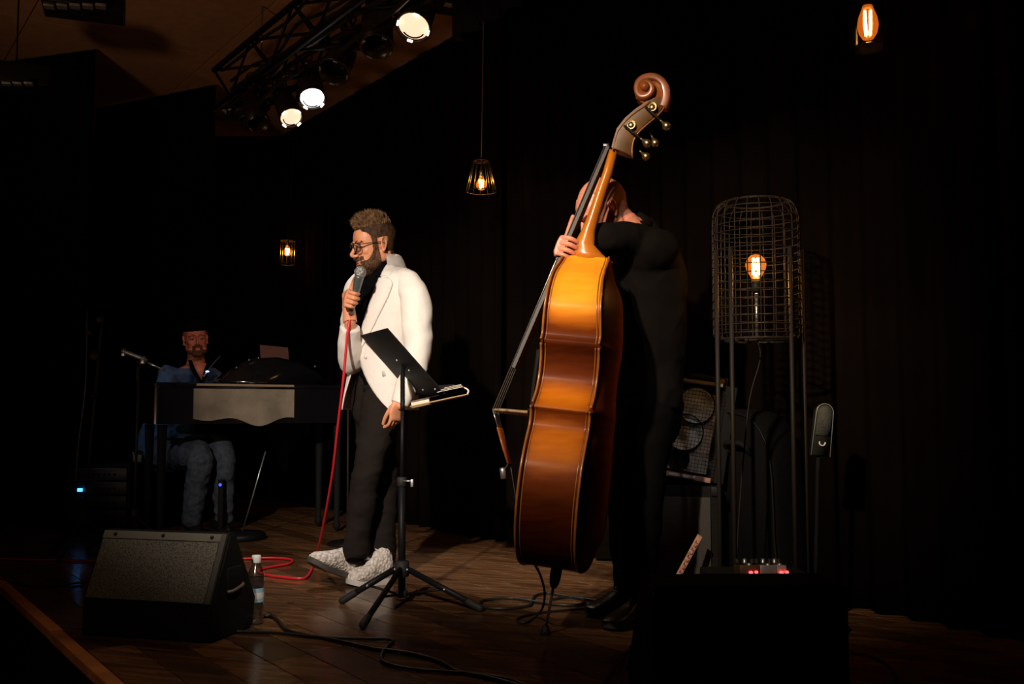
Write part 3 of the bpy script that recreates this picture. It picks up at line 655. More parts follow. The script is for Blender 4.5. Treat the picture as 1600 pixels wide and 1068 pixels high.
M['varnish_neck'] = mat('varnish_neck', (.50, .15, .012), .3, coat=.4, var=.15, vscale=12, stretch=(1, 1, .3))
M['varnish_dark'] = mat('varnish_dark', (.27, .07, .012), .38, coat=.15, var=.25, vscale=14)
M['binding'] = mat('binding', (.30, .10, .02), .28, coat=.3, var=.2, vscale=20)
def burst_shade(o, fn):
    me = o.data; a = me.attributes.new('burst_shade', 'FLOAT', 'POINT')
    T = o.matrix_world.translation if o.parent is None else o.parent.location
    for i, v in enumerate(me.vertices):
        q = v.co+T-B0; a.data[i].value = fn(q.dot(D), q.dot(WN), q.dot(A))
def rib_b(x, y, z):  # sunburst finish, with the shadow in the C-bout painted into it
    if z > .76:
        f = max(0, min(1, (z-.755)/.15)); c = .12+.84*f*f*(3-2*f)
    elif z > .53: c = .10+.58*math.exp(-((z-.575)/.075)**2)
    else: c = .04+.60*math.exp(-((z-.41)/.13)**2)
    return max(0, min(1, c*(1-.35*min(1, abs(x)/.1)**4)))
def plate_b(x, y, z): return max(.05, .75-abs(y)*2.0-.5*abs(z-.55))
half = [(.0, .0), (.10, .006), (.19, .03), (.265, .085), (.31, .16), (.33, .25), (.325, .34), (.295, .42), (.265, .475), (.268, .52), (.282, .535),
        (.262, .55), (.225, .585), (.205, .63), (.202, .67), (.215, .72), (.238, .752), (.248, .765), (.236, .79), (.246, .84), (.248, .89), (.232, .945), (.195, .995), (.14, 1.035), (.085, 1.065), (.045, 1.09), (.03, 1.105)]
def dens(pts, n=4):
    q, _ = spline([(a, 0, b) for a, b in pts], None, n); return [(p.x, p.z) for p in q]
hd = dens(half[:11])+dens(half[11:17])+dens(half[17:])
hd = sorted(hd, key=lambda p: p[1])
hd = [(y*.955, z) for y, z in hd]
outl = [(y, z) for y, z in hd]+[(-y, z) for y, z in reversed(hd)]
bass = thing('double_bass', 'amber-brown double bass seen from its side, leaning on its player', 'double bass', B0)
HD = .098
def xb(z): return -HD+max(0, z-.80)*.10           # the back slopes in towards the neck
def xf(z): return HD
b = bmesh.new(); rr_ = []
for k in range(9):
    f = k/8; rr_.append([BL(xb(z)+(xf(z)-xb(z))*f, y, z) for y, z in outl])
loft(b, rr_, cap=False); o = obj('ribs', b, M['varnish'], bass); burst_shade(o, rib_b)
def bplate(name, sgn, arch, extra=0):
    b = bmesh.new(); cols = 22; grid = []
    for (w_, z) in hd:
        w2 = w_+.009; row = []
        for j in range(cols+1):
            f = -1+2*j/cols; y = w2*f
            env = max(0, min(1, z/.12))*max(0, min(1, (1.1-z)/.15)); env = env*env*(3-2*env)
            h = arch*(1-abs(f)**2.2)*env*(w_/.33)**.5
            x0 = (xf(z) if sgn > 0 else xb(z)); row.append(BL(x0+sgn*(h+.001), y, z))
        grid.append(row)
    vs = [[b.verts.new(p) for p in r] for r in grid]
    for r in range(len(vs)-1):
        for j in range(cols):
            try: b.faces.new((vs[r][j], vs[r][j+1], vs[r+1][j+1], vs[r+1][j]))
            except ValueError: pass
    bmesh.ops.recalc_face_normals(b, faces=b.faces); bmesh.ops.solidify(b, geom=b.faces[:], thickness=.007)
    o = obj(name, b, M['varnish'], bass); burst_shade(o, plate_b); return o
fp = bplate('front_plate', 1, .035); bplate('back_plate', -1, .052)
for sgn in (1, -1):
    for xx, nm in ((HD+.0015, 0), (-HD, 1)):
        b = bmesh.new()
        for seg_ in (half[:11], half[11:17], half[17:]):
            tube(b, [BL((xb(z) if nm else xx), sgn*(w_*.955+.010), z) for w_, z in dens(seg_)], .0045, 8, 1)
            tube(b, [BL((xb(z)+.013 if nm else xx-.013), sgn*(w_*.955+.0005), z) for w_, z in dens(seg_)], .0022, 6, 1)
        obj('edge_binding', b, M['binding'], bass)
for s_ in (-1, 1):                                  # f-holes lie on the front plate
    b = bmesh.new(); tube(b, [BL(HD+.031, s_*.10, .72), BL(HD+.031, s_*.125, .74), BL(HD+.029, s_*.135, .70), BL(HD+.033, s_*.125, .62), BL(HD+.033, s_*.115, .54), BL(HD+.032, s_*.13, .51), BL(HD+.032, s_*.155, .53)], .007, 6, 4, flat=.35); obj('sound_hole', b, M['black_matte'], fp)
# neck with heel
b = bmesh.new(); rings = []
for px, py, hx, hy in ((958, 236, .016, .022), (950, 268, .018, .023), (939, 300, .019, .024), (928, 335, .021, .026), (919, 362, .026, .028), (913, 382, .038, .031), (916, 396, .062, .034), (921, 408, .085, .036)):
    x, z = BP(px, py); rings.append([BL(x+hx*math.cos(a)*(1 if math.cos(a) > 0 else 1.0), hy*math.sin(a)*(1-.2*(math.cos(a) < 0)*abs(math.cos(a))), z) for a in [2*PI*k/20 for k in range(20)]])
loft(b, rings); obj('neck', b, M['varnish_neck'], bass)
# fingerboard
b = bmesh.new(); rings = []; n0 = BP(951, 231); n1 = BP(806, 576)
for k in range(13):
    f = k/12; x = n0[0]+(n1[0]-n0[0])*f; z = n0[1]+(n1[1]-n0[1])*f; wv_ = .022+.022*f; th = .020
    fd = V((n1[0]-n0[0], 0, n1[1]-n0[1])).normalized(); nx, nz = fd.z*-1, fd.x       # out of the board
    if nx < 0: nx, nz = -nx, -nz
    rings.append([BL(x+nx*h, yy, z+nz*h) for yy, h in ((-wv_, -.006), (-wv_, .006), (-wv_*.6, .013), (0, .016), (wv_*.6, .013), (wv_, .006), (wv_, -.006))])
loft(b, rings); autosharp(obj('fingerboard', b, M['fingerboard'], bass), 40)
M['string'] = mat('string', (.55, .52, .48), .3, .9)
br = BP(776, 641); tpz = BP(783, 676)
for k in range(4):
    y0 = -.015+.010*k; y1 = -.045+.03*k; b = bmesh.new()
    tube(b, [BL(n0[0]+.014, y0, n0[1]), BL(br[0]+.004, y1, br[1])], .0016, 5, 1)
    tube(b, [BL(br[0]+.004, y1, br[1]), BL(tpz[0], y1*.6, tpz[1])], .0016, 5, 1); obj('string', b, M['string'], bass)
b = bmesh.new(); box(b, BL(n0[0]+.008, 0, n0[1]+.004), (.022, .046, .012), Matrix((D, WN, A)).transposed(), .002); obj('nut', b, M['ebony'], bass)
# bridge standing on the front plate
b = bmesh.new(); p0 = BP(842, 647); rings = []
for f, hy, hz in ((0, .085, .013), (.12, .085, .012), (.3, .060, .010), (.5, .068, .009), (.75, .062, .009), (.93, .056, .008), (1, .05, .006)):
    x = p0[0]+(br[0]-p0[0])*f; z = p0[1]+(br[1]-p0[1])*f
    rings.append([BL(x, hy*math.cos(a), z+hz*math.sin(a)) for a in [2*PI*k/16+.2 for k in range(16)]])
loft(b, rings); obj('bridge', b, mat('maple', (.42, .27, .15), .5, col2=(.10, .06, .03), vscale=45), bass)
# tailpiece
b = bmesh.new(); q = [BP(781, 668), BP(789, 700), BP(796, 724)]; rings = []
for (x, z), hy in zip(q, (.042, .034, .026)):
    rings.append([BL(x+.008*math.cos(a), hy*math.sin(a), z) for a in [2*PI*k/14 for k in range(14)]])
loft(b, rings); obj('tailpiece', b, M['varnish_dark'], bass)
b = bmesh.new(); lathe(b, [(.001, .0), (.010, .001), (.011, .03), (.010, .04), (.001, .041)], BX(787, 748), (BX(785, 730)-BX(787, 748)), 14); obj('tail_sleeve', b, M['tin'], bass)
b = bmesh.new(); tube(b, [BX(797, 722), BX(808, 790), BX(822, 862), BX(842, 889)], .0022, 6, 3); tube(b, [BX(795, 722), BX(790, 731), BX(787, 734)], .003, 6, 2); obj('tail_wire', b, M['black_cable'], bass)
# pegbox
lft = [(957, 234), (960, 222), (965, 205), (978, 188), (994, 174), (1006, 166), (1016, 158)]; rgt = [(988, 246), (988, 228), (994, 211), (1010, 195), (1028, 180), (1038, 167), (1043, 154)]
b = bmesh.new(); rings = []
for i, (l_, r_) in enumerate(zip(lft, rgt)):
    a_, c_ = BP(*l_), BP(*r_); hy = .031-.001*i
    rings.append([BL(a_[0], -hy, a_[1]), BL(a_[0], hy, a_[1]), BL(a_[0]*.35+c_[0]*.65, hy*1.03, a_[1]*.35+c_[1]*.65), BL(c_[0], hy*.6, c_[1]), BL(c_[0], -hy*.6, c_[1]), BL(a_[0]*.35+c_[0]*.65, -hy*1.03, a_[1]*.35+c_[1]*.65)])
loft(b, rings); pb = autosharp(obj('pegbox', b, mat('pegbox_wood', (.13, .058, .014), .45, coat=.1, var=.25, vscale=14), bass), 40)
b = bmesh.new()
for side in (-1, 1):
    for pts in (lft, rgt): tube(b, [BX(x, y, side*(.030 if pts is lft else .019)) for x, y in pts], .0028, 6, 2)
obj('pegbox_edge', b, M['binding'], pb)
# scroll: a ribbon that winds in, wider at the eye
sp_c = [(1036, 170), (1040.5, 157), (1041, 145), (1037, 134), (1029, 126.5), (1018, 124), (1006, 127), (998, 135), (996.5, 146), (1001, 154.5), (1010, 156), (1018, 151), (1020, 143), (1016, 136.5), (1009, 135.5), (1004.5, 140), (1006, 145), (1010, 145.5)]
b = bmesh.new(); pts = [BX(x, y) for x, y in sp_c]; pts, _ = spline(pts, None, 4); nP = len(pts); rings = []
for i, p in enumerate(pts):
    t_ = (pts[min(i+1, nP-1)]-pts[max(i-1, 0)]).normalized(); nn = t_.cross(WN).normalized(); f = i/(nP-1)
    hy = .024+.034*f**1.1; th = .0135*(1-f)+.0075*f if f > .15 else .0145
    rings.append([p+nn*th*c+WN*hy*s for c, s in ((-1, -1), (-.6, -1.06), (.6, -1.06), (1, -1), (1, 1), (.6, 1.06), (-.6, 1.06), (-1, 1))])
loft(b, rings); lathe(b, [(.014, -.062), (.014, .062)], BX(1009, 143), WN, 16, True)
ee = BX(1018, 146); lathe(b, [(.048, -.020), (.052, -.015), (.052, .015), (.048, .020)], ee, WN, 32, True); ee = BX(1011, 144); lathe(b, [(.030, -.042), (.032, -.03), (.032, .03), (.030, .042)], ee, WN, 24, True)
obj('scroll', b, M['varnish_dark'], bass)
# tuning machines: plate, gear wheel, worm rod, key
for i, (g, w0, w1, sd) in enumerate((((1019, 167), (1008, 166), (1032, 188), 1), ((986, 195), (975, 196), (1001, 216), 1), ((1008, 178), (1000, 176), (1018, 212), -1), ((975, 215), (968, 208), (1000, 236), -1))):
    y_ = sd*.036; gm = bmesh.new(); gc = BX(g[0], g[1], y_)
    lathe(gm, [(.001, .004), (.010, .004), (.011, 0), (.016, 0), (.016, .004), (.017, -.002), (.001, -.002)], gc, WN*sd, 20)
    tm_ = obj('tuning_machine', gm, M['brass'], bass)
    gm = bmesh.new(); a_, c_ = BX(*w0, y_*1.15), BX(*w1, y_*1.15); tube(gm, [a_, c_], .0042, 8, 1); 
    for q in range(6): ring(gm, a_.lerp(c_, .1+.1*q), .0045, .0016, (c_-a_), 10, 4)
    obj('worm_rod', gm, M['iron'], tm_)
    gm = bmesh.new(); d_ = (c_-a_).normalized(); lathe(gm, [(.003, 0), (.004, .01), (.013, .022), (.016, .032), (.013, .042), (.002, .046)], c_, d_, 12)
    obj('tuning_key', gm, M['brass'], tm_)
# endpin
ex = BX(869, 893); tip = G(852, 991)
b = bmesh.new(); lathe(b, [(.001, -.02), (.020, -.018), (.020, .02), (.017, .045), (.011, .06), (.001, .062)], ex, (tip-ex), 18); obj('endpin_collar', b, M['black_metal'], bass)
b = bmesh.new(); tube(b, [ex, tip+V((0, 0, .015))], .0052, 10, 1); obj('endpin', b, M['steel'], bass)
b = bmesh.new(); lathe(b, [(.001, 0), (.017, 0), (.017, .012), (.012, .03), (.007, .036)], (tip.x, tip.y, .0), V((.05, 0, 1)), 16); obj('endpin_tip', b, M['rubber'], bass)

# ================================================================= MUSIC STAND
hub = P(628, 888, 4.2); base = V((hub.x, 4.2, 0))
TR = P(604, 513, 4.12); wv = V((-.17, .40, 0)); BR = P(693, 614, 4.12)
t = thing('music_stand', 'black folding music stand with a tilted solid desk, in front of the singer', 'music stand', base)
dn = (BR-TR).cross(wv).normalized(); dn = dn if dn.x > 0 else -dn
b = bmesh.new(); plate(b, [TR, BR, BR+wv, TR+wv], dn, .006); bmesh.ops.bevel(b, geom=b.edges[:], offset=.002, segments=1, affect='EDGES'); desk = obj('desk', b, M['desk_black'], t, smooth=False)
for f, g in ((.12, .93), (.5, .93), (.88, .93), (.5, .45), (.62, .62), (.4, .62)):
    b = bmesh.new(); ell(b, TR+wv*f+(BR-TR)*g-dn*.002, (.005,)*3, None, 8, 6); obj('rivet', b, M['tin'], desk)
b = bmesh.new(); plate(b, [BR, BR+wv, BR+wv+dn*.06, BR+dn*.06], (BR-TR), .004); obj('ledge', b, M['desk_black'], desk, smooth=False)
jt = P(629, 640, 4.2); b = bmesh.new(); mid = (TR+BR)/2*.35+((TR+BR)/2+wv)*.0+ (BR*.8+TR*.2+wv*.5)*.65
ctr = BR*.55+TR*.45+wv*.5
tube(b, [jt, jt+V((0, 0, .04)), ctr], .010, 8, 3); obj('neck_joint', b, M['black_metal'], t)
b = bmesh.new(); tube(b, [P(628, 760, 4.2), jt+V((0, 0, .03))], .0085, 10, 1); obj('upper_pole', b, M['black_metal'], t)
b = bmesh.new(); tube(b, [V((hub.x, hub.y, .03)), P(628, 752, 4.2)], .0155, 12, 1); obj('lower_pole', b, M['black_metal'], t)
b = bmesh.new(); lathe(b, [(.016, -.02), (.021, -.018), (.021, .016), (.015, .02)], P(628, 752, 4.2), V((0, 0, 1)), 16); obj('collar', b, M['rubber'], t)
b = bmesh.new(); k0 = P(630, 751, 4.18); tube(b, [k0, k0+V((.035, -.01, 0))], .004, 6, 1); box(b, k0+V((.038, -.012, -.008)), (.012, .008, .032), None, .002); obj('clamp_knob', b, M['tin'], t)
b = bmesh.new(); lathe(b, [(.017, -.035), (.030, -.03), (.030, .03), (.017, .035)], hub, V((0, 0, 1)), 18); obj('hub', b, M['rubber'], t)
b = bmesh.new(); lathe(b, [(.017, -.015), (.024, -.012), (.024, .012), (.017, .015)], P(628, 927, 4.2), V((0, 0, 1)), 18); obj('lower_hub', b, M['rubber'], t)
for (fx, fy) in ((535, 943), (567, 982), (750, 955)):
    ft = G(fx, fy); d = (V((ft.x, ft.y, 0))-base).normalized(); hp = hub+d*.028; fe = ft+V((0, 0, .014)); b = bmesh.new()
    tube(b, [hp, fe], .011, 8, 1, flat=1.2); lg = obj('leg', b, M['black_metal'], t)
    b = bmesh.new(); dd = (fe-hp).normalized(); tube(b, [fe-dd*.055, fe], .0155, 10, 1, round_ends=True); obj('rubber_foot', b, M['rubber'], lg)
    b = bmesh.new(); tube(b, [P(628, 927, 4.2)+d*.02, hp.lerp(fe, .52)], .0055, 6, 1); obj('brace', b, M['black_metal'], t)
    b = bmesh.new(); ell(b, hp.lerp(fe, .52)+V((0, -.013, .0)), (.006,)*3, None, 8, 6); ell(b, hp+V((0, -.014, 0)), (.006,)*3, None, 8, 6); obj('rivet', b, M['tin'], lg)
# books and papers on the ledge
bk0 = P(640, 630, 4.15); bk1 = P(729, 611, 4.15); dv = (bk1-bk0); F = Matrix((dv.normalized(), V((0, 1, 0)), dv.normalized().cross(V((0, 1, 0))))).transposed()
cb_ = (bk0+bk1)/2+V((0, .10, 0))
t = thing('music_folder', 'dark music folder with a pale edge lying on the ledge of the music stand', 'folder', cb_)
b = bmesh.new(); box(b, cb_-F.col[2]*.013, (dv.length, .22, .005), F, .001); obj('cover', b, mat('folder_tan', (.40, .25, .12), .6), t)
b = bmesh.new(); box(b, cb_+F.col[2]*.008, (dv.length*.98, .22, .004), F, .001); obj('cover', b, M['black_matte'], t)
cp = bk0+V((.045, .09, .002)); t2 = thing('book', 'thick small book with cream pages at the left end of the music folder', 'book', cp)
b = bmesh.new(); box(b, cp, (.076, .19, .022), F, .001); obj('pages', b, M['paper'], t2)
b = bmesh.new(); box(b, cp+F.col[2]*.013, (.08, .2, .003), F); box(b, cp-F.col[2]*.0125, (.08, .2, .0025), F); obj('cover', b, mat('book_cover', (.30, .22, .13), .6), t2)
for k in range(3):
    c = bk0.lerp(bk1, .72)+V((.0, .06+.012*k, .021+.006*k)); b = bmesh.new(); box(b, c, (.11-.02*k, .2, .002), F@Matrix.Rotation(R(3*k), 3, 'Z')); o = obj('sheet_music', b, M['paper'], None, smooth=False)
    tag(o, ['lowest loose white sheet on the music folder', 'middle loose white sheet on the music folder', 'topmost loose white sheet on the music folder'][k], 'paper', 'sheets on the music folder')
b = bmesh.new(); e = bk1+V((0, .0, .0)); tube(b, [e-F.col[2]*.014, e+F.col[0]*.008, e+F.col[2]*.012, e-F.col[0]*.02+F.col[2]*.022], .004, 6, 4, flat=1); obj('spine', b, M['paper'], t)

# ================================================================= FLOOR MONITOR, LEFT
FL_, FR_ = G(126, 992), G(330, 1006); wd = (FR_-FL_).normalized(); dd = V((-wd.y, wd.x, 0)); WL = (FR_-FL_).length
mon = thing('floor_monitor', 'black wedge stage monitor with a grey grille at the left, beside the water bottle', 'speaker', (FL_+FR_)/2)
prof = [(0, 0), (0, .125), (.11, .36), (.15, .362), (.30, .11), (.28, 0)]
def mp_(u_, d_, z_): return FL_+wd*u_+dd*d_+V((0, 0, z_))
b = bmesh.new(); loft(b, [[mp_(0, d_, z_) for d_, z_ in prof], [mp_(WL, d_, z_) for d_, z_ in prof]]); bmesh.ops.bevel(b, geom=b.edges[:], offset=.008, segments=2, affect='EDGES')
autosharp(obj('cabinet', b, M['carpet_box'], mon))
gn = V((0, 0, 0)); sl = (mp_(0, .11, .36)-mp_(0, 0, .125)); gn = wd.cross(sl).normalized(); gn = gn if gn.z > 0 else -gn
def gp(u_, f_, h_): return mp_(u_, 0, .125)+sl*f_+gn*h_
def grille_mat():
    m = mat('grille_mesh', (.09, .078, .055), .7, .1); nt = m.node_tree; b = nt.nodes['Principled BSDF']; tc = nt.nodes.new('ShaderNodeTexCoord')
    v = nt.nodes.new('ShaderNodeTexVoronoi'); v.inputs['Scale'].default_value = 190; nt.links.new(tc.outputs['Object'], v.inputs[0])
    r = nt.nodes.new('ShaderNodeValToRGB'); r.color_ramp.elements[0].color = (.018, .016, .012, 1); r.color_ramp.elements[1].color = (.13, .112, .08, 1); r.color_ramp.elements[0].position = .25; r.color_ramp.elements[1].position = .55
    nt.links.new(v.outputs[0], r.inputs[0]); nt.links.new(r.outputs[0], b.inputs['Base Color']); return m
M['grille'] = grille_mat()
b = bmesh.new(); loft(b, [[gp(u_, f_, h_) for u_, f_ in ((.018, .03), (WL-.03, .03), (WL-.03, .86), (.018, .86))] for h_ in (0, .010)]); obj('grille', b, M['grille'], mon, smooth=False)
b = bmesh.new(); loft(b, [[gp(u_, f_, h_) for u_, f_ in ((.012, .875), (WL-.02, .875), (WL-.02, .985), (.012, .985))] for h_ in (0, .008)]); obj('top_strip', b, mat('strip_grey', (.11, .095, .07), .7), mon, smooth=False)
for f in (.12, .5, .88):
    b = bmesh.new(); ell(b, gp(WL*f, .93, .009), (.007, .007, .007), None, 10, 6); obj('screw', b, M['black_metal'], mon)
b = bmesh.new(); loft(b, [[gp(u_, f_, h_) for u_, f_ in ((WL-.026, .02), (WL-.006, .02), (WL-.006, .985), (WL-.026, .985))] for h_ in (0, .012)]); obj('side_strip', b, mat('strip_dark', (.05, .042, .032), .6), mon, smooth=False)
b = bmesh.new(); c = mp_(WL+.001, .14, .20); Fm = Matrix((wd, dd, V((0, 0, 1)))).transposed(); box(b, c, (.012, .10, .085), Fm, .004); obj('handle_recess', b, M['black_matte'], mon)
b = bmesh.new(); tube(b, [mp_(WL+.004, .09, .160), mp_(WL+.018, .11, .163), mp_(WL+.018, .17, .173), mp_(WL+.004, .19, .175)], .006, 8, 3); obj('handle', b, mat('handle_brown', (.14, .10, .07), .4), mon)
for d_ in (.035, .25):
    b = bmesh.new(); box(b, mp_(WL, d_, .035), (.010, .03, .03), Fm, .003); obj('corner_cap', b, M['black_metal'], mon)

# ================================================================= WATER BOTTLE
bo = V((-394.5/FPX*3.80, 3.80, 0)); k_ = .255
t = thing('water_bottle', 'clear plastic water bottle with a white cap beside the left floor monitor', 'bottle', bo)
M['pet'] = glassy('pet', (.86, .90, .93), rough=.16, gain=4.5); M['water'] = glassy('water', (.80, .86, .90), rough=.05, gain=1.5)
b = bmesh.new(); lathe(b, [(.001, .006), (.020, 0), (.030, .006), (.031, .02), (.029, .04), (.031, .05), (.0315, .07), (.029, .078), (.029, .135), (.0315, .145), (.032, .165), (.030, .185), (.022, .205), (.0135, .222), (.0130, .235)], bo, V((0, 0, 1)), 32); obj('body', b, M['pet'], t)
b = bmesh.new(); lathe(b, [(.001, .010), (.026, .010), (.028, .02), (.027, .07), (.027, .135), (.029, .16), (.028, .172), (.001, .172)], bo, V((0, 0, 1)), 28); obj('water', b, M['water'], t)
b = bmesh.new(); lathe(b, [(.0298, .082), (.0300, .084), (.0300, .132), (.0298, .134)], bo, V((0, 0, 1)), 32)
lm = mat('bottle_label', (.55, .75, .82), .4, col2=(.25, .50, .62), vscale=18); obj('label', b, lm, t)
b = bmesh.new(); lathe(b, [(.0302, .096), (.0304, .098), (.0304, .116), (.0302, .118)], bo, V((0, 0, 1)), 32); obj('label_band', b, M['white_plastic'], t)
b = bmesh.new(); lathe(b, [(.0165, .226), (.0172, .228), (.0172, .250), (.015, .254), (.001, .255)], bo, V((0, 0, 1)), 28); obj('cap', b, M['white_plastic'], t)

# ================================================================= CABLES
def cable(pts, r, m, label, loc=None, n=6, group=None):
    b = bmesh.new(); tube(b, pts, r, 8, n, round_ends=True); o = obj('cable', b, m, None); tag(o, label, 'cable', group); return o
def gl(lst, z): return [G(x, y, z) for x, y in lst]
MB_ = P(548, 491, 4.50)                               # lower end of the microphone
red = [MB_, P(543, 520, 4.49), P(540, 555, 4.5), P(535, 605, 4.52), P(528, 665, 4.6), P(520, 735, 4.75), P(510, 795, 4.95), P(500, 845, 5.22), G(494, 868, .02)]+gl([(489, 880), (485, 893), (474, 903), (440, 901), (414, 897), (404, 891), (425, 885), (452, 880), (455, 874), (430, 871), (380, 872), (300, 874), (200, 876), (110, 875), (40, 874), (-30, 872)], .008)
cable(red, .0062, M['red_cable'], 'red microphone cable falling from the singer\'s hand and looping on the floor')
cable(gl([(407, 955), (413, 962), (424, 962), (436, 970), (446, 982), (470, 990), (520, 999), (580, 1012), (612, 1016), (650, 1022), (690, 1034), (715, 1048), (760, 1057), (810, 1070)], .007), .0065, M['black_cable'], 'black cable snaking from the water bottle to the bottom edge')
cable(gl([(330, 990), (372, 986), (430, 988), (500, 995), (560, 997), (612, 999), (607, 1008), (597, 1020), (600, 1034), (640, 1044), (700, 1049), (750, 1053), (800, 1062), (830, 1075)], .007), .0055, M['black_cable'], 'thinner black cable coming from under the left floor monitor')
cable(gl([(1010, 948), (960, 944), (920, 936), (880, 930), (856, 926), (836, 930), (832, 938), (825, 946), (790, 950), (757, 948), (750, 941), (762, 936), (800, 934), (828, 938), (870, 944), (905, 944), (912, 937), (890, 932), (862, 936)], .007), .0055, M['black_cable'], 'black cable coiled in flat loops on the floor behind the endpin')
cable([BX(836, 882), P(845, 900, 3.6), P(851, 925, 3.62), P(848, 948, 3.66), G(838, 962, .008)]+gl([(822, 972), (808, 970), (812, 964), (835, 958), (880, 953), (915, 951)], .007), .0045, M['black_cable'], 'black pickup cable hanging from the bottom of the double bass to the floor')
cable(gl([(988, 1008), (965, 1035), (938, 1070)], .007), .0055, M['black_cable'], 'black cable running to the bottom edge beside the near monitor, left one', group='cables beside the near monitor')
cable(gl([(992, 1022), (975, 1045), (962, 1075)], .007), .0055, M['black_cable'], 'black cable running to the bottom edge beside the near monitor, right one', group='cables beside the near monitor')
cable(gl([(1330, 1018), (1362, 1024), (1390, 1040), (1400, 1062), (1392, 1080)], .007), .005, M['black_cable'], 'black cable on the dark floor at the bottom right')
cable(gl([(-20, 900), (60, 915), (160, 905), (240, 895)], .007), .005, M['black_cable'], 'black cable on the floor left of the wedge monitor')

# ================================================================= PIANO
ZP0, ZP1 = .70, .965
def frontpt(px, Y, z=0): return V(((px-800)/FPX*Y, Y, z))
PA, PB = frontpt(243, 5.95), frontpt(545, 6.62); pd = (PB-PA).normalized(); pn = V((-pd.y, pd.x, 0)); PL = (PB-PA).length
pt = thing('piano', 'black grand-style stage piano between the pianist and the singer', 'piano', (PA+PB)/2)
Fp = Matrix((pd, pn, V((0, 0, 1)))).transposed()
def pp(u_, d_, z_): return PA+pd*u_+pn*d_+V((0, 0, z_))
shape_ = [(0, .02), (.03, 0), (PL*.95, 0), (PL*1.0, .05), (PL*1.0, .36), (PL*.95, .42), (.0, .42)]
b = bmesh.new(); loft(b, [[pp(u_, d_, z_) for u_, d_ in shape_] for z_ in (ZP0+.015, ZP1-.03)]); autosharp(obj('case', b, M['lacquer'], pt))
b = bmesh.new(); loft(b, [[pp(u_*1.01-.006, d_*1.03-.008, z_) for u_, d_ in shape_] for z_ in (ZP1-.03, ZP1)]); bmesh.ops.bevel(b, geom=b.edges[:], offset=.005, segments=2, affect='EDGES'); autosharp(obj('rim', b, M['lacquer'], pt))
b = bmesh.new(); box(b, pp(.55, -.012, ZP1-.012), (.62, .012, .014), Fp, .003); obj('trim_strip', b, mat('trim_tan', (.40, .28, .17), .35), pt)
# grey back panel, its lower edge wavy
b = bmesh.new(); x0, x1 = .225, .86; top_ = [(x0+(x1-x0)*k/24, ZP1-.035) for k in range(25)]
bot = [(x0+(x1-x0)*k/24, ZP0+.045-.012*math.sin(k*.5)-.035*math.exp(-((k-15)/5)**2)) for k in range(24, -1, -1)]
loft(b, [[pp(u_, d_, z_) for u_, z_ in top_+bot] for d_ in (-.018, -.004)]); obj('back_panel', b, mat('piano_cloth', (.27, .22, .16), .8, var=.3, vscale=6, bump=.5, bscale=300), pt, smooth=False)
# keyboard facing the pianist
b = bmesh.new(); box(b, pp(PL*.45, .47, ZP0+.06), (PL*.9, .16, .05), Fp, .004); obj('key_bed', b, M['lacquer'], pt)
kb = bpy.data.meshes.new('white_key'); k2 = bmesh.new(); box(k2, (0, 0, 0), (.0205, .14, .018), None, .001); k2.to_mesh(kb); k2.free(); kb.materials.append(M['white_plastic'])
kk = bpy.data.meshes.new('black_key'); k2 = bmesh.new(); box(k2, (0, 0, 0), (.011, .09, .014), None, .001); k2.to_mesh(kk); k2.free(); kk.materials.append(M['ebony'])
nk = 46
for k in range(nk):
    o = bpy.data.objects.new('white_key', kb); COL.objects.link(o); o.parent = pt; o.location = pp(PL*.45+(k-nk/2)*.0225, .47, ZP0+.096)-pt.location; o.rotation_euler = (0, 0, math.atan2(pd.y, pd.x))
    if k % 7 not in (2, 6):
        o = bpy.data.objects.new('black_key', kk); COL.objects.link(o); o.parent = pt; o.location = pp(PL*.45+(k+.5-nk/2)*.0225, .445, ZP0+.111)-pt.location; o.rotation_euler = (0, 0, math.atan2(pd.y, pd.x))
# raised lid hump with music desk
b = bmesh.new(); rings = []
for d_, k_ in ((.05, .8), (.08, 1), (.24, 1), (.28, .8)):
    rings.append([pp(u_, d_, ZP1+h_*k_) for u_, h_ in ((.40, 0), (.43, .03), (.52, .12), (.62, .165), (.78, .175), (.93, .15), (1.05, .09), (1.12, .0))])
loft(b, rings); obj('lid', b, M['lacquer'], pt)
for u_, d_ in ((.06, .06), (.06, .38), (PL*.96, .06), (PL*.96, .38)):
    b = bmesh.new(); lathe(b, [(.03, ZP0+.01), (.026, ZP0-.12), (.018, .06), (.026, .05), (.026, .03), (.001, .0)], pp(u_, d_, 0), V((0, 0, 1)), 16); obj('leg', b, M['black_matte'], pt)
for k in range(4):
    b = bmesh.new(); ell(b, pp((.50, .58, .64, 1.02)[k], .04, ZP1+(.10, .15, .165, .12)[k]), (.006,)*3, None, 8, 6); obj('knob', b, M['tin'], pt)
c = pp(.80, .20, ZP1+.20); b = bmesh.new(); box(b, c, (.19, .008, .12), Fp@Matrix.Rotation(R(-25), 3, 'X')@Matrix.Rotation(R(4), 3, 'Y'), .001)
tag(obj('sheet_music', b, mat('red_paper', (.12, .045, .035), .7), None, smooth=False), 'dull red sheet propped on top of the piano', 'paper')
# small light on the piano rim
b = bmesh.new(); tube(b, [P(318, 588, 6.25), P(330, 572, 6.35), P(344, 556, 6.45)], .005, 6, 3); lp = tag(obj('piano_light', b, M['steel'], None), 'small gooseneck with blue-white lights at the piano\'s left corner', 'lamp')
b = bmesh.new(); ell(b, P(324, 580, 6.28), (.012, .012, .006), None, 10, 6); obj('light_head', b, mat('led_blue_white', (.5, .7, 1), .4, emit=(.35, .6, 1), es=2.0), None).parent = lp
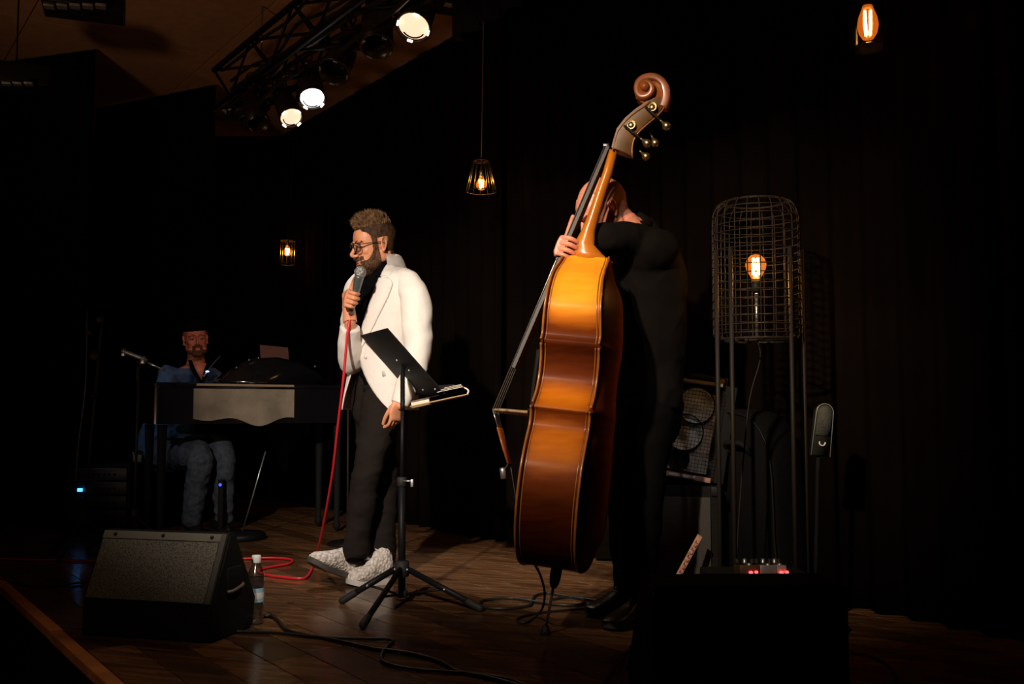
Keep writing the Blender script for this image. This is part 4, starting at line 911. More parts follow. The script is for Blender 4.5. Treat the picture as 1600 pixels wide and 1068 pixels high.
# bench
bc_ = P(262, 712, 6.95); bt = thing('piano_bench', 'low black bench under the pianist', 'bench', (bc_.x, bc_.y, 0)); Fb = Matrix.Rotation(R(25), 3, 'Z'); zb_ = P(262, 703, 6.95).z
b = bmesh.new(); box(b, V((bc_.x, bc_.y, zb_-.03)), (.50, .34, .07), Fb, .02); obj('seat', b, M['black_leather'], bt)
for sx in (-1, 1):
    for sy in (-1, 1):
        b = bmesh.new(); p = V((bc_.x, bc_.y, 0))+Fb@V((sx*.21, sy*.13, 0)); tube(b, [p, p+V((0, 0, zb_-.06))], .017, 8, 1); obj('leg', b, M['black_metal'], bt)
b = bmesh.new(); box(b, V((bc_.x, bc_.y, zb_-.045))+Fb@V((-.21, -.172, 0)), (.05, .006, .05), Fb, .002); obj('hinge_plate', b, M['tin'], bt)

# ================================================================= MICROPHONE STANDS AND RACK AT THE BACK LEFT
def tripod(name, label, basept, top, r=.009, spread=.30, rot=0, group=None):
    t = thing(name, label, 'stand', basept, group); b = bmesh.new(); tube(b, [basept+V((0, 0, .10)), top], r, 8, 1); obj('pole', b, M['iron'], t)
    b = bmesh.new(); lathe(b, [(.012, -.03), (.02, -.025), (.02, .025), (.012, .03)], basept+V((0, 0, .2)), V((0, 0, 1)), 12); obj('hub', b, M['rubber'], t)
    for k in range(3):
        a = 2*PI*k/3+rot; d = V((math.cos(a), math.sin(a), 0)); b = bmesh.new(); tube(b, [basept+V((0, 0, .2)), basept+d*spread+V((0, 0, .012))], .008, 6, 1); l_ = obj('leg', b, M['iron'], t)
        b = bmesh.new(); ell(b, basept+d*spread+V((0, 0, .014)), (.016, .016, .014), None, 10, 6); obj('rubber_foot', b, M['rubber'], l_)
    return t
bs = G(124, 868); tp = P(160, 492, bs.y); bs2 = V((P(128, 860, bs.y).x, bs.y, 0))
t = tripod('microphone_stand', 'tall dark microphone stand with clamps at the far left', bs2, tp, .009, .26, .5)
for px, py, r_ in ((148, 556, .028), (156, 500, .022), (140, 520, .016), (146, 619, .014)):
    c = P(px, py, bs.y-.02); b = bmesh.new(); lathe(b, [(.001, -.02), (r_, -.018), (r_*.8, 0), (r_, .014), (r_*.5, .022), (.001, .023)], c, V((.3, -1, .2)), 14); obj('clamp_knob', b, M['iron'], t)
b = bmesh.new(); tube(b, [P(136, 486, bs.y), P(134, 600, bs.y-.02), P(122, 700, bs.y), P(118, 760, bs.y)], .006, 6, 4); obj('hanging_cable', b, M['black_cable'], t)
# boom microphone in front of the pianist
Ym = 5.75; gs = at_floor(215, Ym); t = tripod('microphone_stand', 'dark boom stand holding the silver microphone left of the pianist', gs, P(217, 578, Ym), .009, .25, 1.1)
b = bmesh.new(); tube(b, [P(215, 598, Ym), P(216, 575, Ym), P(222, 562, Ym)], .010, 8, 3); lathe(b, [(.001, -.018), (.022, -.014), (.022, .014), (.001, .018)], P(220, 566, Ym), V((0, 1, 0)), 16); obj('boom_joint', b, M['iron'], t)
b = bmesh.new(); tube(b, [P(222, 562, Ym-.02), P(258, 579, Ym)], .007, 8, 1); obj('boom', b, M['steel'], t)
m0, m1 = P(190, 547, Ym-.06), P(230, 563, Ym-.04)
t = thing('microphone', 'silver-grey microphone on a short boom, left of the pianist', 'microphone', m0)
dv_ = (m1-m0); L_ = dv_.length
b = bmesh.new(); lathe(b, [(.001, 0), (.010, .001), (.012, .01), (.012, L_*.7), (.009, L_), (.001, L_)], m0, dv_, 16); obj('body', b, mat('mic_steel', (.30, .33, .36), .35, .5), t)
for f in (.10, .85):
    c = m0.lerp(m1, f); b = bmesh.new(); ring(b, c, .014, .005, dv_, 16, 8); box(b, c+V((0, -.01, -.018)), (.022, .02, .022), None, .004); obj('clip', b, M['tin'], t)
# second thin stand behind, with a round base
pb_ = G(378, 842); t = thing('microphone_stand', 'thin leaning stand on a round black base under the piano', 'stand', (pb_.x, pb_.y, 0))
b = bmesh.new(); lathe(b, [(.001, .05), (.13, .045), (.145, .03), (.145, 0), (.001, 0)], (pb_.x, pb_.y, 0), V((0, 0, 1)), 32); obj('base', b, M['black_metal'], t)
b = bmesh.new(); tube(b, [V((pb_.x, pb_.y, .04)), P(415, 705, pb_.y-.05)], .005, 6, 1); obj('pole', b, M['steel'], t)
sb_ = G(543, 850); t = thing('microphone_stand', 'slim straight microphone stand directly behind the singer\'s red cable', 'stand', (sb_.x, sb_.y, 0))
b = bmesh.new(); tube(b, [V((sb_.x, sb_.y, .02)), P(544, 618, sb_.y)], .007, 8, 1); obj('pole', b, M['iron'], t)
b = bmesh.new(); lathe(b, [(.001, .025), (.10, .02), (.12, .008), (.12, 0), (.001, 0)], (sb_.x, sb_.y, 0), V((0, 0, 1)), 28); obj('base', b, M['black_metal'], t)
# rack with a blue display
rk = G(148, 832); rk = V((rk.x, rk.y, 0)); t = thing('equipment_rack', 'low dark equipment rack with a glowing blue display at the left', 'rack', rk); zr = P(148, 725, rk.y).z
b = bmesh.new(); box(b, rk+V((0, .2, zr/2)), (.44, .38, zr), None, .008); obj('case', b, M['black_matte'], t)
for k in range(4):
    z = .06+(zr-.08)*(k+.5)/4; b = bmesh.new(); box(b, rk+V((0, .006, z)), (.40, .012, (zr-.08)/4-.01), None, .003); o = obj('rack_unit', b, mat('rack_face', (.03, .028, .025), .35) if k == 0 else bpy.data.materials['rack_face'], t)
    for q in range(5):
        b = bmesh.new(); lathe(b, [(.008, 0), (.007, .012), (.001, .013)], rk+V((-.02+.035*q, 0, z)), V((0, -1, 0)), 10); obj('knob', b, M['iron'], o)
c = P(125, 765, rk.y-.02); b = bmesh.new(); box(b, c, (.032, .012, .022), None, .002); obj('display', b, mat('blue_display', (.1, .3, 1), .3, emit=(.10, .42, 1), es=2.2), t)
c = P(344, 757, 6.4); b = bmesh.new(); ell(b, c, (.010, .006, .010), None, 12, 8); pw = thing('power_box', 'slim black box with a blue indicator light under the piano', 'box', V((c.x, 6.4+.06, 0)))
obj('indicator_light', b, mat('led_blue', (.1, .1, 1), .3, emit=(.08, .10, 1), es=1.2), pw)
b = bmesh.new(); box(b, V((c.x, 6.4+.035, (c.z+.03)/2)), (.035, .05, c.z+.03), None, .006); obj('case', b, M['black_matte'], pw)
# ================================================================= PEOPLE
def head_bm(T, neck_to=None, neck_r=.058, nose=1.0, eyes_down=.0):
    """head in its own frame: face towards -Y, chin at z=0, crown .24; T moves it into the place"""
    b = bmesh.new()
    ell(b, (0, .018, .152), (.0755, .094, .088), None, 32, 22)
    ell(b, (0, .040, .12), (.066, .054, .07), None, 24, 16)
    rings = []
    for z, yf, yb, hw, e in ((-.006, -.070, -.035, .018, 2), (.0, -.084, -.025, .028, 2.2), (.012, -.091, -.012, .037, 2.3), (.03, -.090, .01, .048, 2.4), (.05, -.088, .03, .055, 2.4), (.075, -.085, .04, .061, 2.4),
                             (.10, -.083, .05, .066, 2.5), (.122, -.081, .05, .068, 2.6), (.14, -.087, .05, .067, 2.5), (.16, -.088, .05, .066, 2.4), (.185, -.080, .04, .060, 2.2), (.21, -.058, .03, .045, 2)):
        yc, hd_ = (yf+yb)/2, (yb-yf)/2; r = []
        for k in range(36):
            a = 2*PI*k/36; ca, sa = math.cos(a), math.sin(a); r.append(V((hw*math.copysign(abs(ca)**(2/e), ca), yc+hd_*math.copysign(abs(sa)**(2/e), sa), z)))
        rings.append(r)
    loft(b, rings)
    # brow, nose, cheeks, lips, chin
    for s in (-1, 1):
        ell(b, (s*.030, -.083, .1395), (.026, .0105, .0075), Matrix.Rotation(s*R(-6), 3, 'Y'))
        ell(b, (s*.033, -.062, .093), (.024, .017, .020))
        ell(b, (s*.045, -.045, .035), (.020, .035, .022))
        ell(b, (s*.030, -.0745, .1205), (.0158, .0122, .0098))       # lids over the eye
        ell(b, (s*.0105, -.100, .0800), (.0085, .012, .0075))
        ell(b, (s*.056, .0, .06), (.014, .03, .03))
    tube(b, [(0, -.082, .138), (0, -.0955, .120), (0, -.107, .102), (0, -.1175, .0885), (0, -.104, .077)], [.0075, .0075, .0083, .0095, .0075], 12, 4, round_ends=True)
    ell(b, (0, -.0890, .0505), (.0235, .0100, .0055)); ell(b, (0, -.0870, .0400), (.0205, .0110, .0065)); ell(b, (0, -.088, .063), (.018, .008, .010))
    ell(b, (0, -.082, .014), (.021, .016, .015))
    for s in (-1, 1):                                                # ears
        Re = Matrix.Rotation(s*R(24), 3, 'Z')@Matrix.Rotation(R(-10), 3, 'X')
        c = V((s*.0735, .012, .106))
        ell(b, c, (.0055, .014, .026), Re, 16, 12); ell(b, c+V((0, -.004, -.024)), (.006, .009, .010), None, 12, 8)
        tube(b, [c+Re@V((s*.004, y, z)) for y, z in ((-.010, .004), (-.012, .018), (-.004, .030), (.008, .031), (.016, .022), (.017, .006), (.011, -.010), (.003, -.022), (-.004, -.028))], [.003, .004, .0045, .0045, .0045, .004, .004, .0045, .005], 8, 4, round_ends=True)
    tube(b, [(0, .030, .09), (0, .036, .03), (0, .045, -.05)], [.052, .054, .057], 20, 4)
    for v in b.verts: v.co = T @ v.co
    if neck_to is not None:
        a = T@V((0, .034, .04)); m_ = T@V((0, .042, -.02)); tube(b, [a, m_, V(neck_to)], [neck_r, neck_r*1.02, neck_r*1.15], 20, 5)
    return b
def headT(face_px, Y, local, yaw, pitch, roll=0, k=1.0):
    """a turn of the head (yaw: 0 looks to the camera, + looks to the picture's left; pitch + looks down) that puts local point at a pixel"""
    Rm = (Matrix.Rotation(-R(yaw), 3, 'Z')@Matrix.Rotation(R(pitch), 3, 'X')@Matrix.Rotation(R(roll), 3, 'Y'))*k
    o = P(*face_px, Y)-Rm@V(local); return Matrix.Translation(o)@Rm.to_4x4()
def shell(me_head, T, fn, name, m, parent, spikes=None, seed=1, smi=0):
    """grow hair or beard from the head's own surface: fn(local point) = thickness"""
    Ti = T.inverted(); k = T.to_scale().x; bm = bmesh.new(); bm.from_mesh(me_head); bm.normal_update()
    th = {v.index: fn(Ti@v.co, (Ti.to_3x3()@v.normal).normalized()) for v in bm.verts}
    kill = [f for f in bm.faces if max(th[v.index] for v in f.verts) <= 0]
    nrm = {v.index: v.normal.copy() for v in bm.verts}
    sp = []
    for v in bm.verts: v.co += nrm[v.index]*(max(th[v.index], -.002))*k
    bmesh.ops.delete(bm, geom=kill, context='FACES')
    lo_ = [v for v in bm.verts if not v.link_faces]; bmesh.ops.delete(bm, geom=lo_, context='VERTS')
    if spikes:
        rnd = random.Random(seed); fs = list(bm.faces)
        for _ in range(spikes[0]):
            f = rnd.choice(fs); c = f.calc_center_median(); lc = Ti@c; d_, L = spikes[1](lc, rnd)
            if L <= 0: continue
            d_ = (T.to_3x3()@d_).normalized(); n = f.normal; x = n.cross(d_); x = x.normalized() if x.length > .01 else V((1, 0, 0)); y = d_.cross(x)
            w_ = spikes[2]*k; base = [bm.verts.new(c-d_*.003+(x*math.cos(a)+y*math.sin(a))*w_) for a in (0, 2.1, 4.2)]
            mid_ = [bm.verts.new(c+d_*L*k*.6+(x*math.cos(a)+y*math.sin(a))*w_*.8+n*.002) for a in (0, 2.1, 4.2)]; tp_ = bm.verts.new(c+d_*L*k+n*.004)
            for q in range(3):
                for ff in ((base[q], base[(q+1) % 3], mid_[(q+1) % 3], mid_[q]), (mid_[q], mid_[(q+1) % 3], tp_)): bm.faces.new(ff).material_index = smi
    me = bpy.data.meshes.new(name); bm.to_mesh(me); bm.free(); return obj(name, me, m, parent)
def eyes(T, parent, open_=.5):
    for s in (-1, 1):
        b = bmesh.new(); c = V((s*.030, -.0755, .1160)); ell(b, c, (.0115, .0112, .0090), None, 16, 12); ell(b, c+V((0, -.0088, -.002)), (.0036, .0032, .0036), None, 10, 8, mi=1)
        for v in b.verts: v.co = T@v.co
        o = obj('eye', b, [M['eye'], M['iris']], parent)
        b = bmesh.new(); tube(b, [c+V((-.013, -.006, .000)), c+V((-.006, -.0118, .002)), c+V((.006, -.0118, .002)), c+V((.013, -.006, .000))], .0009, 6, 4)
        for v in b.verts: v.co = T@v.co
        obj('eyelashes', b, M['iris'], parent)
def eyebrows(T, m, parent):
    for s in (-1, 1):
        b = bmesh.new(); tube(b, [(s*.012, -.0915, .1385), (s*.028, -.0925, .1440), (s*.046, -.0815, .1415), (s*.053, -.0715, .136)], [.003, .0036, .003, .001], 8, 4, flat=.7)
        for v in b.verts: v.co = T@v.co
        obj('eyebrow', b, m, parent)
def hand_mesh(o, X, Z, left=False, curls=((10, 20, 15),)*4, spread=4, thumb=(40, 10, 20, 15), k=1.0, vox=.0021, wrist=None):
    """X = finger direction, Z = back of the hand; thumb side is Z x X for a right hand"""
    X = V(X).normalized(); Z = V(Z); Z = (Z-X*Z.dot(X)).normalized(); Y = Z.cross(X)
    if left: Y = -Y
    o = V(o); L = lambda x, y, z: o+(X*x+Y*y+Z*z)*k
    b = bmesh.new(); rings = []
    for x, hw, hz, yc, zc in ((-.012, .024, .017, 0, 0), (.0, .027, .017, 0, 0), (.02, .035, .017, .002, 0), (.05, .040, .0155, .002, 0), (.078, .0405, .0125, 0, .001), (.090, .036, .009, 0, .001)):
        rings.append([L(x, yc+hw*math.copysign(abs(math.cos(a))**.8, math.cos(a)), zc+hz*math.sin(a)) for a in [2*PI*q/20 for q in range(20)]])
    loft(b, rings)
    ell(b, L(.03, .022, -.010), (.022*k, .016*k, .013*k), Matrix((X, Y, Z)).transposed())      # ball of the thumb
    ys = (.0300, .0100, -.0100, -.0285); ls = (.072, .080, .075, .059); rs = (.0086, .0089, .0085, .0075)
    for i in range(4):
        c = curls[i] if len(curls) > 1 else curls[0]; a = 0; sp_ = R(spread)*(1.5-i)/1.5; p = (.080, ys[i], .0); pts = [L(p[0]-.02, p[1], 0), L(*p)]; rad = [rs[i]*.95*k, rs[i]*1.1*k]
        x, y, z = p
        for sgl, cu in zip((.45, .31, .26), c):
            a += R(cu); l_ = ls[i]*sgl; x += l_*math.cos(a)*math.cos(sp_); y += l_*math.cos(a)*math.sin(sp_); z -= l_*math.sin(a); pts.append(L(x, y, z)); rad.append(rs[i]*k*(1.0 if sgl > .4 else (.95 if sgl > .3 else .80)))
        tube(b, pts, rad, 12, 4, round_ends=True)
    az, el, c1, c2 = [R(q) for q in thumb]; x, y, z = .022, .026, -.008; pts = [L(x, y, z)]; rad = [.0125*k]
    for l_, cu in ((.040, 0), (.034, c1), (.026, c2)):
        az -= cu; x += l_*math.cos(az)*math.cos(el); y += l_*math.sin(az)*math.cos(el); z -= l_*math.sin(el); pts.append(L(x, y, z)); rad.append((.0112 if l_ > .035 else (.0100 if l_ > .03 else .0082))*k)
    tube(b, pts, rad, 12, 4, round_ends=True)
    if wrist is not None: tube(b, [L(.01, 0, 0), L(-.012, 0, 0), V(wrist)], [.024*k, .0235*k, .031*k], 16, 4)
    return remesh(b, vox, 2)
def limbs(parts, vox=.008, smooth=3):
    b = bmesh.new()
    for p in parts:
        tube(b, p[0], p[1], 20, 5, flat=p[2] if len(p) > 2 else 1.0, round_ends=True, hint=p[3] if len(p) > 3 else V((0, 0, 1)))
    return remesh(b, vox, smooth)
def torso_rings(b, rows, Lv, Fv, n=2.4, seg=40):
    rings = []
    for c, a, d in rows:
        rings.append([V(c)+Lv*a*math.copysign(abs(math.cos(t_))**(2/n), math.cos(t_))+Fv*d*math.copysign(abs(math.sin(t_))**(2/n), math.sin(t_)) for t_ in [2*PI*k/seg for k in range(seg)]])
    loft(b, rings)
def dense(rows, n=4):
    out = []
    for i in range(len(rows)-1):
        a, b_, c, d = rows[max(i-1, 0)], rows[i], rows[i+1], rows[min(i+2, len(rows)-1)]
        for k in range(n): out.append(tuple(cr(a[j], b_[j], c[j], d[j], k/n) for j in range(len(a))))
    out.append(tuple(rows[-1])); return out
def shoe(parent, heel, toe, lift_heel=0, mat_=None, sole=None, w=.047, h=.085, name='shoe', laces=True, ankle=True):
    heel, toe = V(heel), V(toe); X = (toe-heel); L_ = X.length; X.normalize(); Y = V((0, 0, 1)).cross(X).normalized(); Z = X.cross(Y)
    q = lambda x, y, z: heel+X*x+Y*y+Z*z
    b = bmesh.new(); rings = []
    for f, hw, ht in ((.0, .022, .062), (.03, .032, .085), (.12, .037, .098), (.25, .037, .100), (.36, .037, .090), (.5, .041, .072), (.65, .047, .058), (.8, .046, .048), (.92, .036, .040), (.98, .022, .032), (1.0, .010, .024)):
        x = f*L_; hw *= w/.047; ht *= h/.085; rings.append([q(x, hw*math.copysign(abs(math.cos(a))**.75, math.cos(a)), .018+(ht-.018)*(.5+.5*math.sin(a)) if True else 0) for a in [2*PI*k/24 for k in range(24)]])
    loft(b, rings); s_ = obj(name, b, mat_, parent)
    b = bmesh.new(); rings = []
    for f, hw in ((-.01, .015), (.0, .027), (.06, .036), (.2, .039), (.4, .037), (.6, .046), (.75, .050), (.9, .041), (.98, .024), (1.015, .008)):
        x = f*L_; hw *= w/.047; up = .014*max(0, f-.75)/.25
        rings.append([q(x, y, z+up) for y, z in ((-hw, 0), (hw, 0), (hw*1.03, .012), (hw, .024), (-hw, .024), (-hw*1.03, .012))])
    loft(b, rings); autosharp(obj('sole', b, sole, s_))
    if laces:
        for k in range(5):
            x = L_*(.34+.055*k); z = .092-.0115*k; z *= h/.085; b = bmesh.new(); tube(b, [q(x, -.022, z-.008), q(x+.006, 0, z+.003), q(x, .022, z-.008)], .003, 6, 3); obj('lace', b, mat_, s_)
    return s_
def person(name_label, loc): return thing('person', name_label, 'person', loc)

# ----------------------------------------------------------------- SINGER
YS = 4.70
sg = person('standing singer in a white jacket and glasses holding a microphone to his mouth', (P(590, 905, YS).x, YS, 0))
ang = R(52); Fv = V((-math.sin(ang), -math.cos(ang), 0)); Lv = V((math.cos(ang), -math.sin(ang), 0))
Th = headT((599, 381), 4.63, (.0765, .012, .108), 60, 15, 2, 1.04)
nb = P(599, 432, 4.72)
hm = remesh(head_bm(Th, nb+V((0, 0, -.03)), .060), .0027, 3)
def CX(px, py, Y=YS): return P(px, py, Y)
srows = [(622, 4.73, .168, .108), (600, 4.73, .160, .105), (560, 4.73, .158, .108), (520, 4.72, .168, .115), (480, 4.72, .178, .118), (455, 4.72, .18, .105), (438, 4.72, .150, .085), (428, 4.72, .085, .068)]
def cpx(py): # torso centre line in px
    return 601 if py < 470 else 601-(py-470)*.045
b = bmesh.new(); torso_rings(b, [(P(cpx(py), py, Y), a*.85, d*.84) for py, Y, a, d in srows], Lv, Fv); tor = remesh(b, .009, 4)
LS, LE, LW = P(643, 447, 4.55), P(655, 545, 4.50), P(624, 632, 4.44)
RS, RE, RWr = P(562, 447, 4.87), P(551, 566, 4.70), P(547, 503, 4.52)
LH, RH = P(600, 632, 4.66), P(583, 632, 4.78)
LK, LA = P(573, 738, 4.56), P(556, 862, 4.60)
RK, RA = P(596, 745, 4.74), P(595, 868, 4.72)
bod = limbs([([LS, LE, LW], [.05, .038, .026]), ([RS, RE, RWr], [.05, .038, .026]), ([LH, LK, LA], [.08, .055, .04]), ([RH, RK, RA], [.08, .055, .04]), ([P(596, 600, 4.73), P(592, 640, 4.72)], [.10, .10])], .009)
# microphone and the hand around it
mt, mbm = P(563, 425, 4.40), P(548, 491, 4.50); ma = (mt-mbm).normalized()
hcen = P(553, 467, 4.465)
Zb = V((-.80, -.05, 0)); Zb = (Zb-ma*Zb.dot(ma)).normalized()       # back of the hand faces picture-left
Xf = ma.cross(Zb); Xf = Xf if Xf.y < 0 else -Xf
Xf = (Xf*1.0+ma*.32).normalized()
ho = hcen + Zb*.030 - Xf*.072 - ma*.004
hr = hand_mesh(ho, Xf, Zb, False, ((52, 82, 45), (55, 84, 45), (58, 86, 45), (62, 88, 45)), 1, (68, 5, 20, 35), 1.06, .0022, RWr)
hl = hand_mesh(P(620, 629, 4.44), (-.08, .05, -1), V((.75, -.7, 0)), True, ((25, 30, 14), (28, 34, 16), (32, 36, 18), (36, 38, 20)), -1, (14, 25, 8, 12), .88, .0020, LW+V((.01, .0, .05)))
bm = join_meshes([hm, tor, bod, hr, hl]); obj('body', bm, M['skin'], sg)
eyes(Th, sg); eyebrows(Th, M['hair'], sg)
b = bmesh.new(); ell(b, (0, -.0965, .0400), (.0165, .0065, .0042)); ell(b, (0, -.0955, .0490), (.0170, .0055, .0028))
for v in b.verts: v.co = Th@v.co
obj('lips', b, M['lip'], sg)
def sstep(x, a, b_): t_ = max(0, min(1, (x-a)/(b_-a))); return t_*t_*(3-2*t_)
def hair_fn(p, n):
    if abs(p.x) > .066 and -.018 < p.y < .042 and .066 < p.z < .142: return 0
    hl_ = .186-.012*(1-min(1, abs(p.x)/.05)) if p.y < -.035 else (.120 if p.y < .0 else .070)
    if p.y < -.012: hl_ = .194-.016*sstep(abs(p.x), .030, .055)-.034*sstep(p.y, -.055, -.020)
    elif p.y < .03: hl_ = .118
    else: hl_ = .058 if p.y > .05 else .075
    d = p.z-hl_
    if d <= 0: return 0
    top = sstep(p.z, .185, .225)*(1 if abs(p.x) < .062 else .5)
    return min(.0025, d*.4)+top*(.007+.012*sstep(-p.y, -.02, .07))
def spk(lc, rnd):
    f = sstep(lc.z, .195, .225)
    return V((rnd.uniform(-.3, .3)+.5*math.sin(lc.y*160)*.5, -.45+rnd.uniform(-.3, .3)-.6*(lc.y < -.05), 1.0)), (.016+rnd.random()*.020)*f if f > .1 else 0
shell(hm, Th, hair_fn, 'hair', [M['hair'], M['hair_tips']], sg, (2600, spk, .0032), 3, 1)
def beard_fn(p, n):
    if p.y > -.010 or p.z > .158 or p.z < -.02: return 0
    side = abs(p.x)
    lim = .052+.052*sstep(p.y, -.068, -.018)           # upper beard line rises to the sideburn
    if p.y > -.034 and side > .05: lim = .158
    if side < .034 and .058 < p.z < .072 and p.y < -.07: return .0035     # moustache
    if p.z > lim: return 0
    if side < .019 and .033 < p.z < .056 and p.y < -.08: return 0  # mouth
    if p.y > -.06 and side > .055 and p.z < .0: return 0
    return .0012+.0060*sstep(.075-p.z, 0, .05)*(1-.5*sstep(p.y, -.05, 0))
def spb(lc, rnd): return V((lc.x*4+rnd.uniform(-.3, .3), -.5+rnd.uniform(-.3, .3), -.9)), .004+.004*rnd.random()
shell(hm, Th, beard_fn, 'beard', M['beard'], sg, (1500, spb, .0008), 5)
# glasses
g_ = bmesh.new()
for s in (-1, 1):
    c = V((s*.031, -.1025, .1165)); pts = []
    for k in range(25):
        a = 2*PI*k/24; ca, sa = math.cos(a), math.sin(a); x = .0255*math.copysign(abs(ca)**.6, ca); z = .0195*math.copysign(abs(sa)**.65, sa); pts.append(c+V((x, abs(x+s*.0)*.0+(.010*((s*x+.0245)/.049)**2), z)))
    tube(g_, pts, .0025, 6, 1, cap=False)
    tube(g_, [c+V((s*.0245, .009, .009)), (s*.0700, -.080, .126), (s*.0765, -.03, .1235), (s*.0790, .0, .120), (s*.077, .018, .112)], .0022, 6, 4)
tube(g_, [(-.0075, -.1035, .122), (0, -.107, .124), (.0075, -.1035, .122)], .0024, 6, 3)
for v in g_.verts: v.co = Th@v.co
gl_ = obj('glasses', g_, mat('frame_dark', (.02, .022, .022), .25), sg)
for s in (-1, 1):
    b = bmesh.new(); c = V((s*.031, -.1005, .1165)); ell(b, c, (.0235, .0012, .0180), Matrix.Rotation(s*R(11), 3, 'Z'), 24, 8)
    for v in b.verts: v.co = Th@v.co
    obj('lens', b, glassy('lens_glass', (.93, .95, .95), rough=.02), gl_)
# black roll-neck
b = bmesh.new(); torso_rings(b, dense([(P(cpx(py), py, Y).x, P(cpx(py), py, Y).y, P(cpx(py), py, Y).z, a*1.0, d*1.0) for py, Y, a, d in srows], 3) and [(V(r[:3]), r[3], r[4]) for r in dense([(*P(cpx(py), py, Y), a, d) for py, Y, a, d in srows], 3)], Lv, Fv)
me = remesh(b, .007, 3); fold(me, .004, (8, 8, 16), 2)
b = join_meshes([me]); na = (Th@V((0, .040, .0))); nbx = nb+V((0, 0, .01))
tube(b, [nb-V((0, 0, .03)), nbx+V((0, 0, .015)), na+V((0, 0, -.012)), na+V((0, 0, .002))], [.088, .074, .0685, .067], 28, 4, cap=False)
obj('sweater', b, M['black_cloth'], sg)
# trousers
me = limbs([([P(597, 605, 4.73), P(594, 640, 4.73)], [.128, .130], .8), ([LH+V((0, 0, .02)), LK.lerp(LH, .45), LK, LA.lerp(LK, .35), LA+V((0, 0, -.0))], [.098, .080, .064, .058, .056], 1), ([RH+V((0, 0, .02)), RK.lerp(RH, .45), RK, RA.lerp(RK, .35), RA+V((0, 0, -.0))], [.105, .092, .074, .070, .068], 1)], .0065, 3)
fold(me, .007, (6, 6, 8), 9); fold(me, .004, (10, 3, 18), 4); obj('trousers', me, M['trouser'], sg)
b = bmesh.new(); cc = P(596, 607, 4.73); rg = [cc+Lv*.163*math.cos(a)+Fv*.108*math.sin(a) for a in [2*PI*k/40 for k in range(41)]]
rings = [[p+V((0, 0, z)) + (p-cc).normalized()*q for z, q in ((-.016, .0), (.016, 0), (.016, .005), (-.016, .005))] for p in rg]; loft(b, rings, cap=False); obj('belt', b, M['black_leather'], sg)
# jacket shell
jr = dense([(398, .052, .060, 603), (408, .068, .070, 603), (418, .088, .080, 603), (426, .130, .094, 602), (432, .172, .104, 602), (444, .200, .114, 601), (475, .196, .128, 600), (510, .185, .132, 599), (550, .178, .130, 598), (580, .184, .134, 597), (610, .194, .140, 597), (640, .202, .146, 597)], 6)
def jrow(py):
    for i in range(len(jr)-1):
        if jr[i][0] <= py <= jr[i+1][0]: f = (py-jr[i][0])/(jr[i+1][0]-jr[i][0]); return [jr[i][j]+(jr[i+1][j]-jr[i][j])*f for j in range(4)]
    return list(jr[0] if py < jr[0][0] else jr[-1])
def jpt(py, ph, off=0, n=2.3):        # ph: 0 = straight ahead of the chest, + towards his left
    _, a, d, cx_ = jrow(py); c = P(cx_, py, 4.72); ca, sa = math.sin(ph), math.cos(ph)
    v = Lv*(a+off)*math.copysign(abs(ca)**(2/n), ca)+Fv*(d+off)*math.copysign(abs(sa)**(2/n), sa); return c+v
def jsolve(py, px, lo=-.6, hi=1.9, off=0):   # angle at which the near front meets a given picture column
    best = None
    for k in range(200):
        ph = lo+(hi-lo)*k/199; e = abs(proj(jpt(py, ph, off))[0]-px)
        if best is None or e < best[0]: best = (e, ph)
    return best[1]
def interp(tab, x):
    if x <= tab[0][0]: return tab[0][1]
    for (a, b_), (c, d) in zip(tab, tab[1:]):
        if a <= x <= c: return b_+(d-b_)*(x-a)/(c-a)
    return tab[-1][1]
near = [(398, 618), (410, 610), (425, 602), (440, 596), (460, 588), (490, 577), (520, 568), (555, 562), (575, 566), (595, 574), (612, 584), (626, 594), (640, 608)]
farph = [(398, -1.0), (412, -.85), (430, -.62), (455, -.42), (500, -.22), (540, -.10), (560, -.10), (600, -.28), (640, -.42)]
NY, NC = 74, 84; pys = [399+(640-399)*i/(NY-1) for i in range(NY)]
b = bmesh.new(); grid = []
for py in pys:
    p0_ = jsolve(py, interp(near, py), -.3, 1.9); p1_ = 2*PI+interp(farph, py); row = []
    for j in range(NC+1):
        f = j/NC; ph = p0_+(p1_-p0_)*f
        fl = .020*sstep(py, 560, 640)*max(0, 1-(2*PI-ph+interp(farph, py))*1.2)       # far front flap swings out
        q = jpt(py, ph, fl); q += (q-P(597, py, 4.72)).normalized()*.0035*noise.noise(V((q.x*9, q.y*9, q.z*7)))
        row.append(q)
    grid.append(row)
vs = [[b.verts.new(p) for p in r] for r in grid]
for i in range(NY-1):
    for j in range(NC): b.faces.new((vs[i][j], vs[i][j+1], vs[i+1][j+1], vs[i+1][j]))
bmesh.ops.recalc_face_normals(b, faces=b.faces); bmesh.ops.solidify(b, geom=b.faces[:], thickness=-.005)
jk = obj('jacket', b, M['white_cloth'], sg)
def lapel(left, right, y0, y1, off, side=1, rows_=26, name='lapel', cols=8):
    b = bmesh.new(); g = []
    for i in range(rows_):
        py = y0+(y1-y0)*i/(rows_-1)
        if side > 0: a = jsolve(py, interp(left, py), -.3, 1.9); c = jsolve(py, interp(right, py), -.3, 1.9)
        else: a = interp(left, py); c = interp(right, py)
        g.append([jpt(py, a+(c-a)*j/cols, off+.004*math.sin(PI*j/cols)) for j in range(cols+1)])
    vs = [[b.verts.new(p) for p in r] for r in g]
    for i in range(rows_-1):
        for j in range(cols): b.faces.new((vs[i][j], vs[i][j+1], vs[i+1][j+1], vs[i+1][j]))
    bmesh.ops.recalc_face_normals(b, faces=b.faces); bmesh.ops.solidify(b, geom=b.faces[:], thickness=.005)
    return obj(name, b, M['white_cloth'], jk)
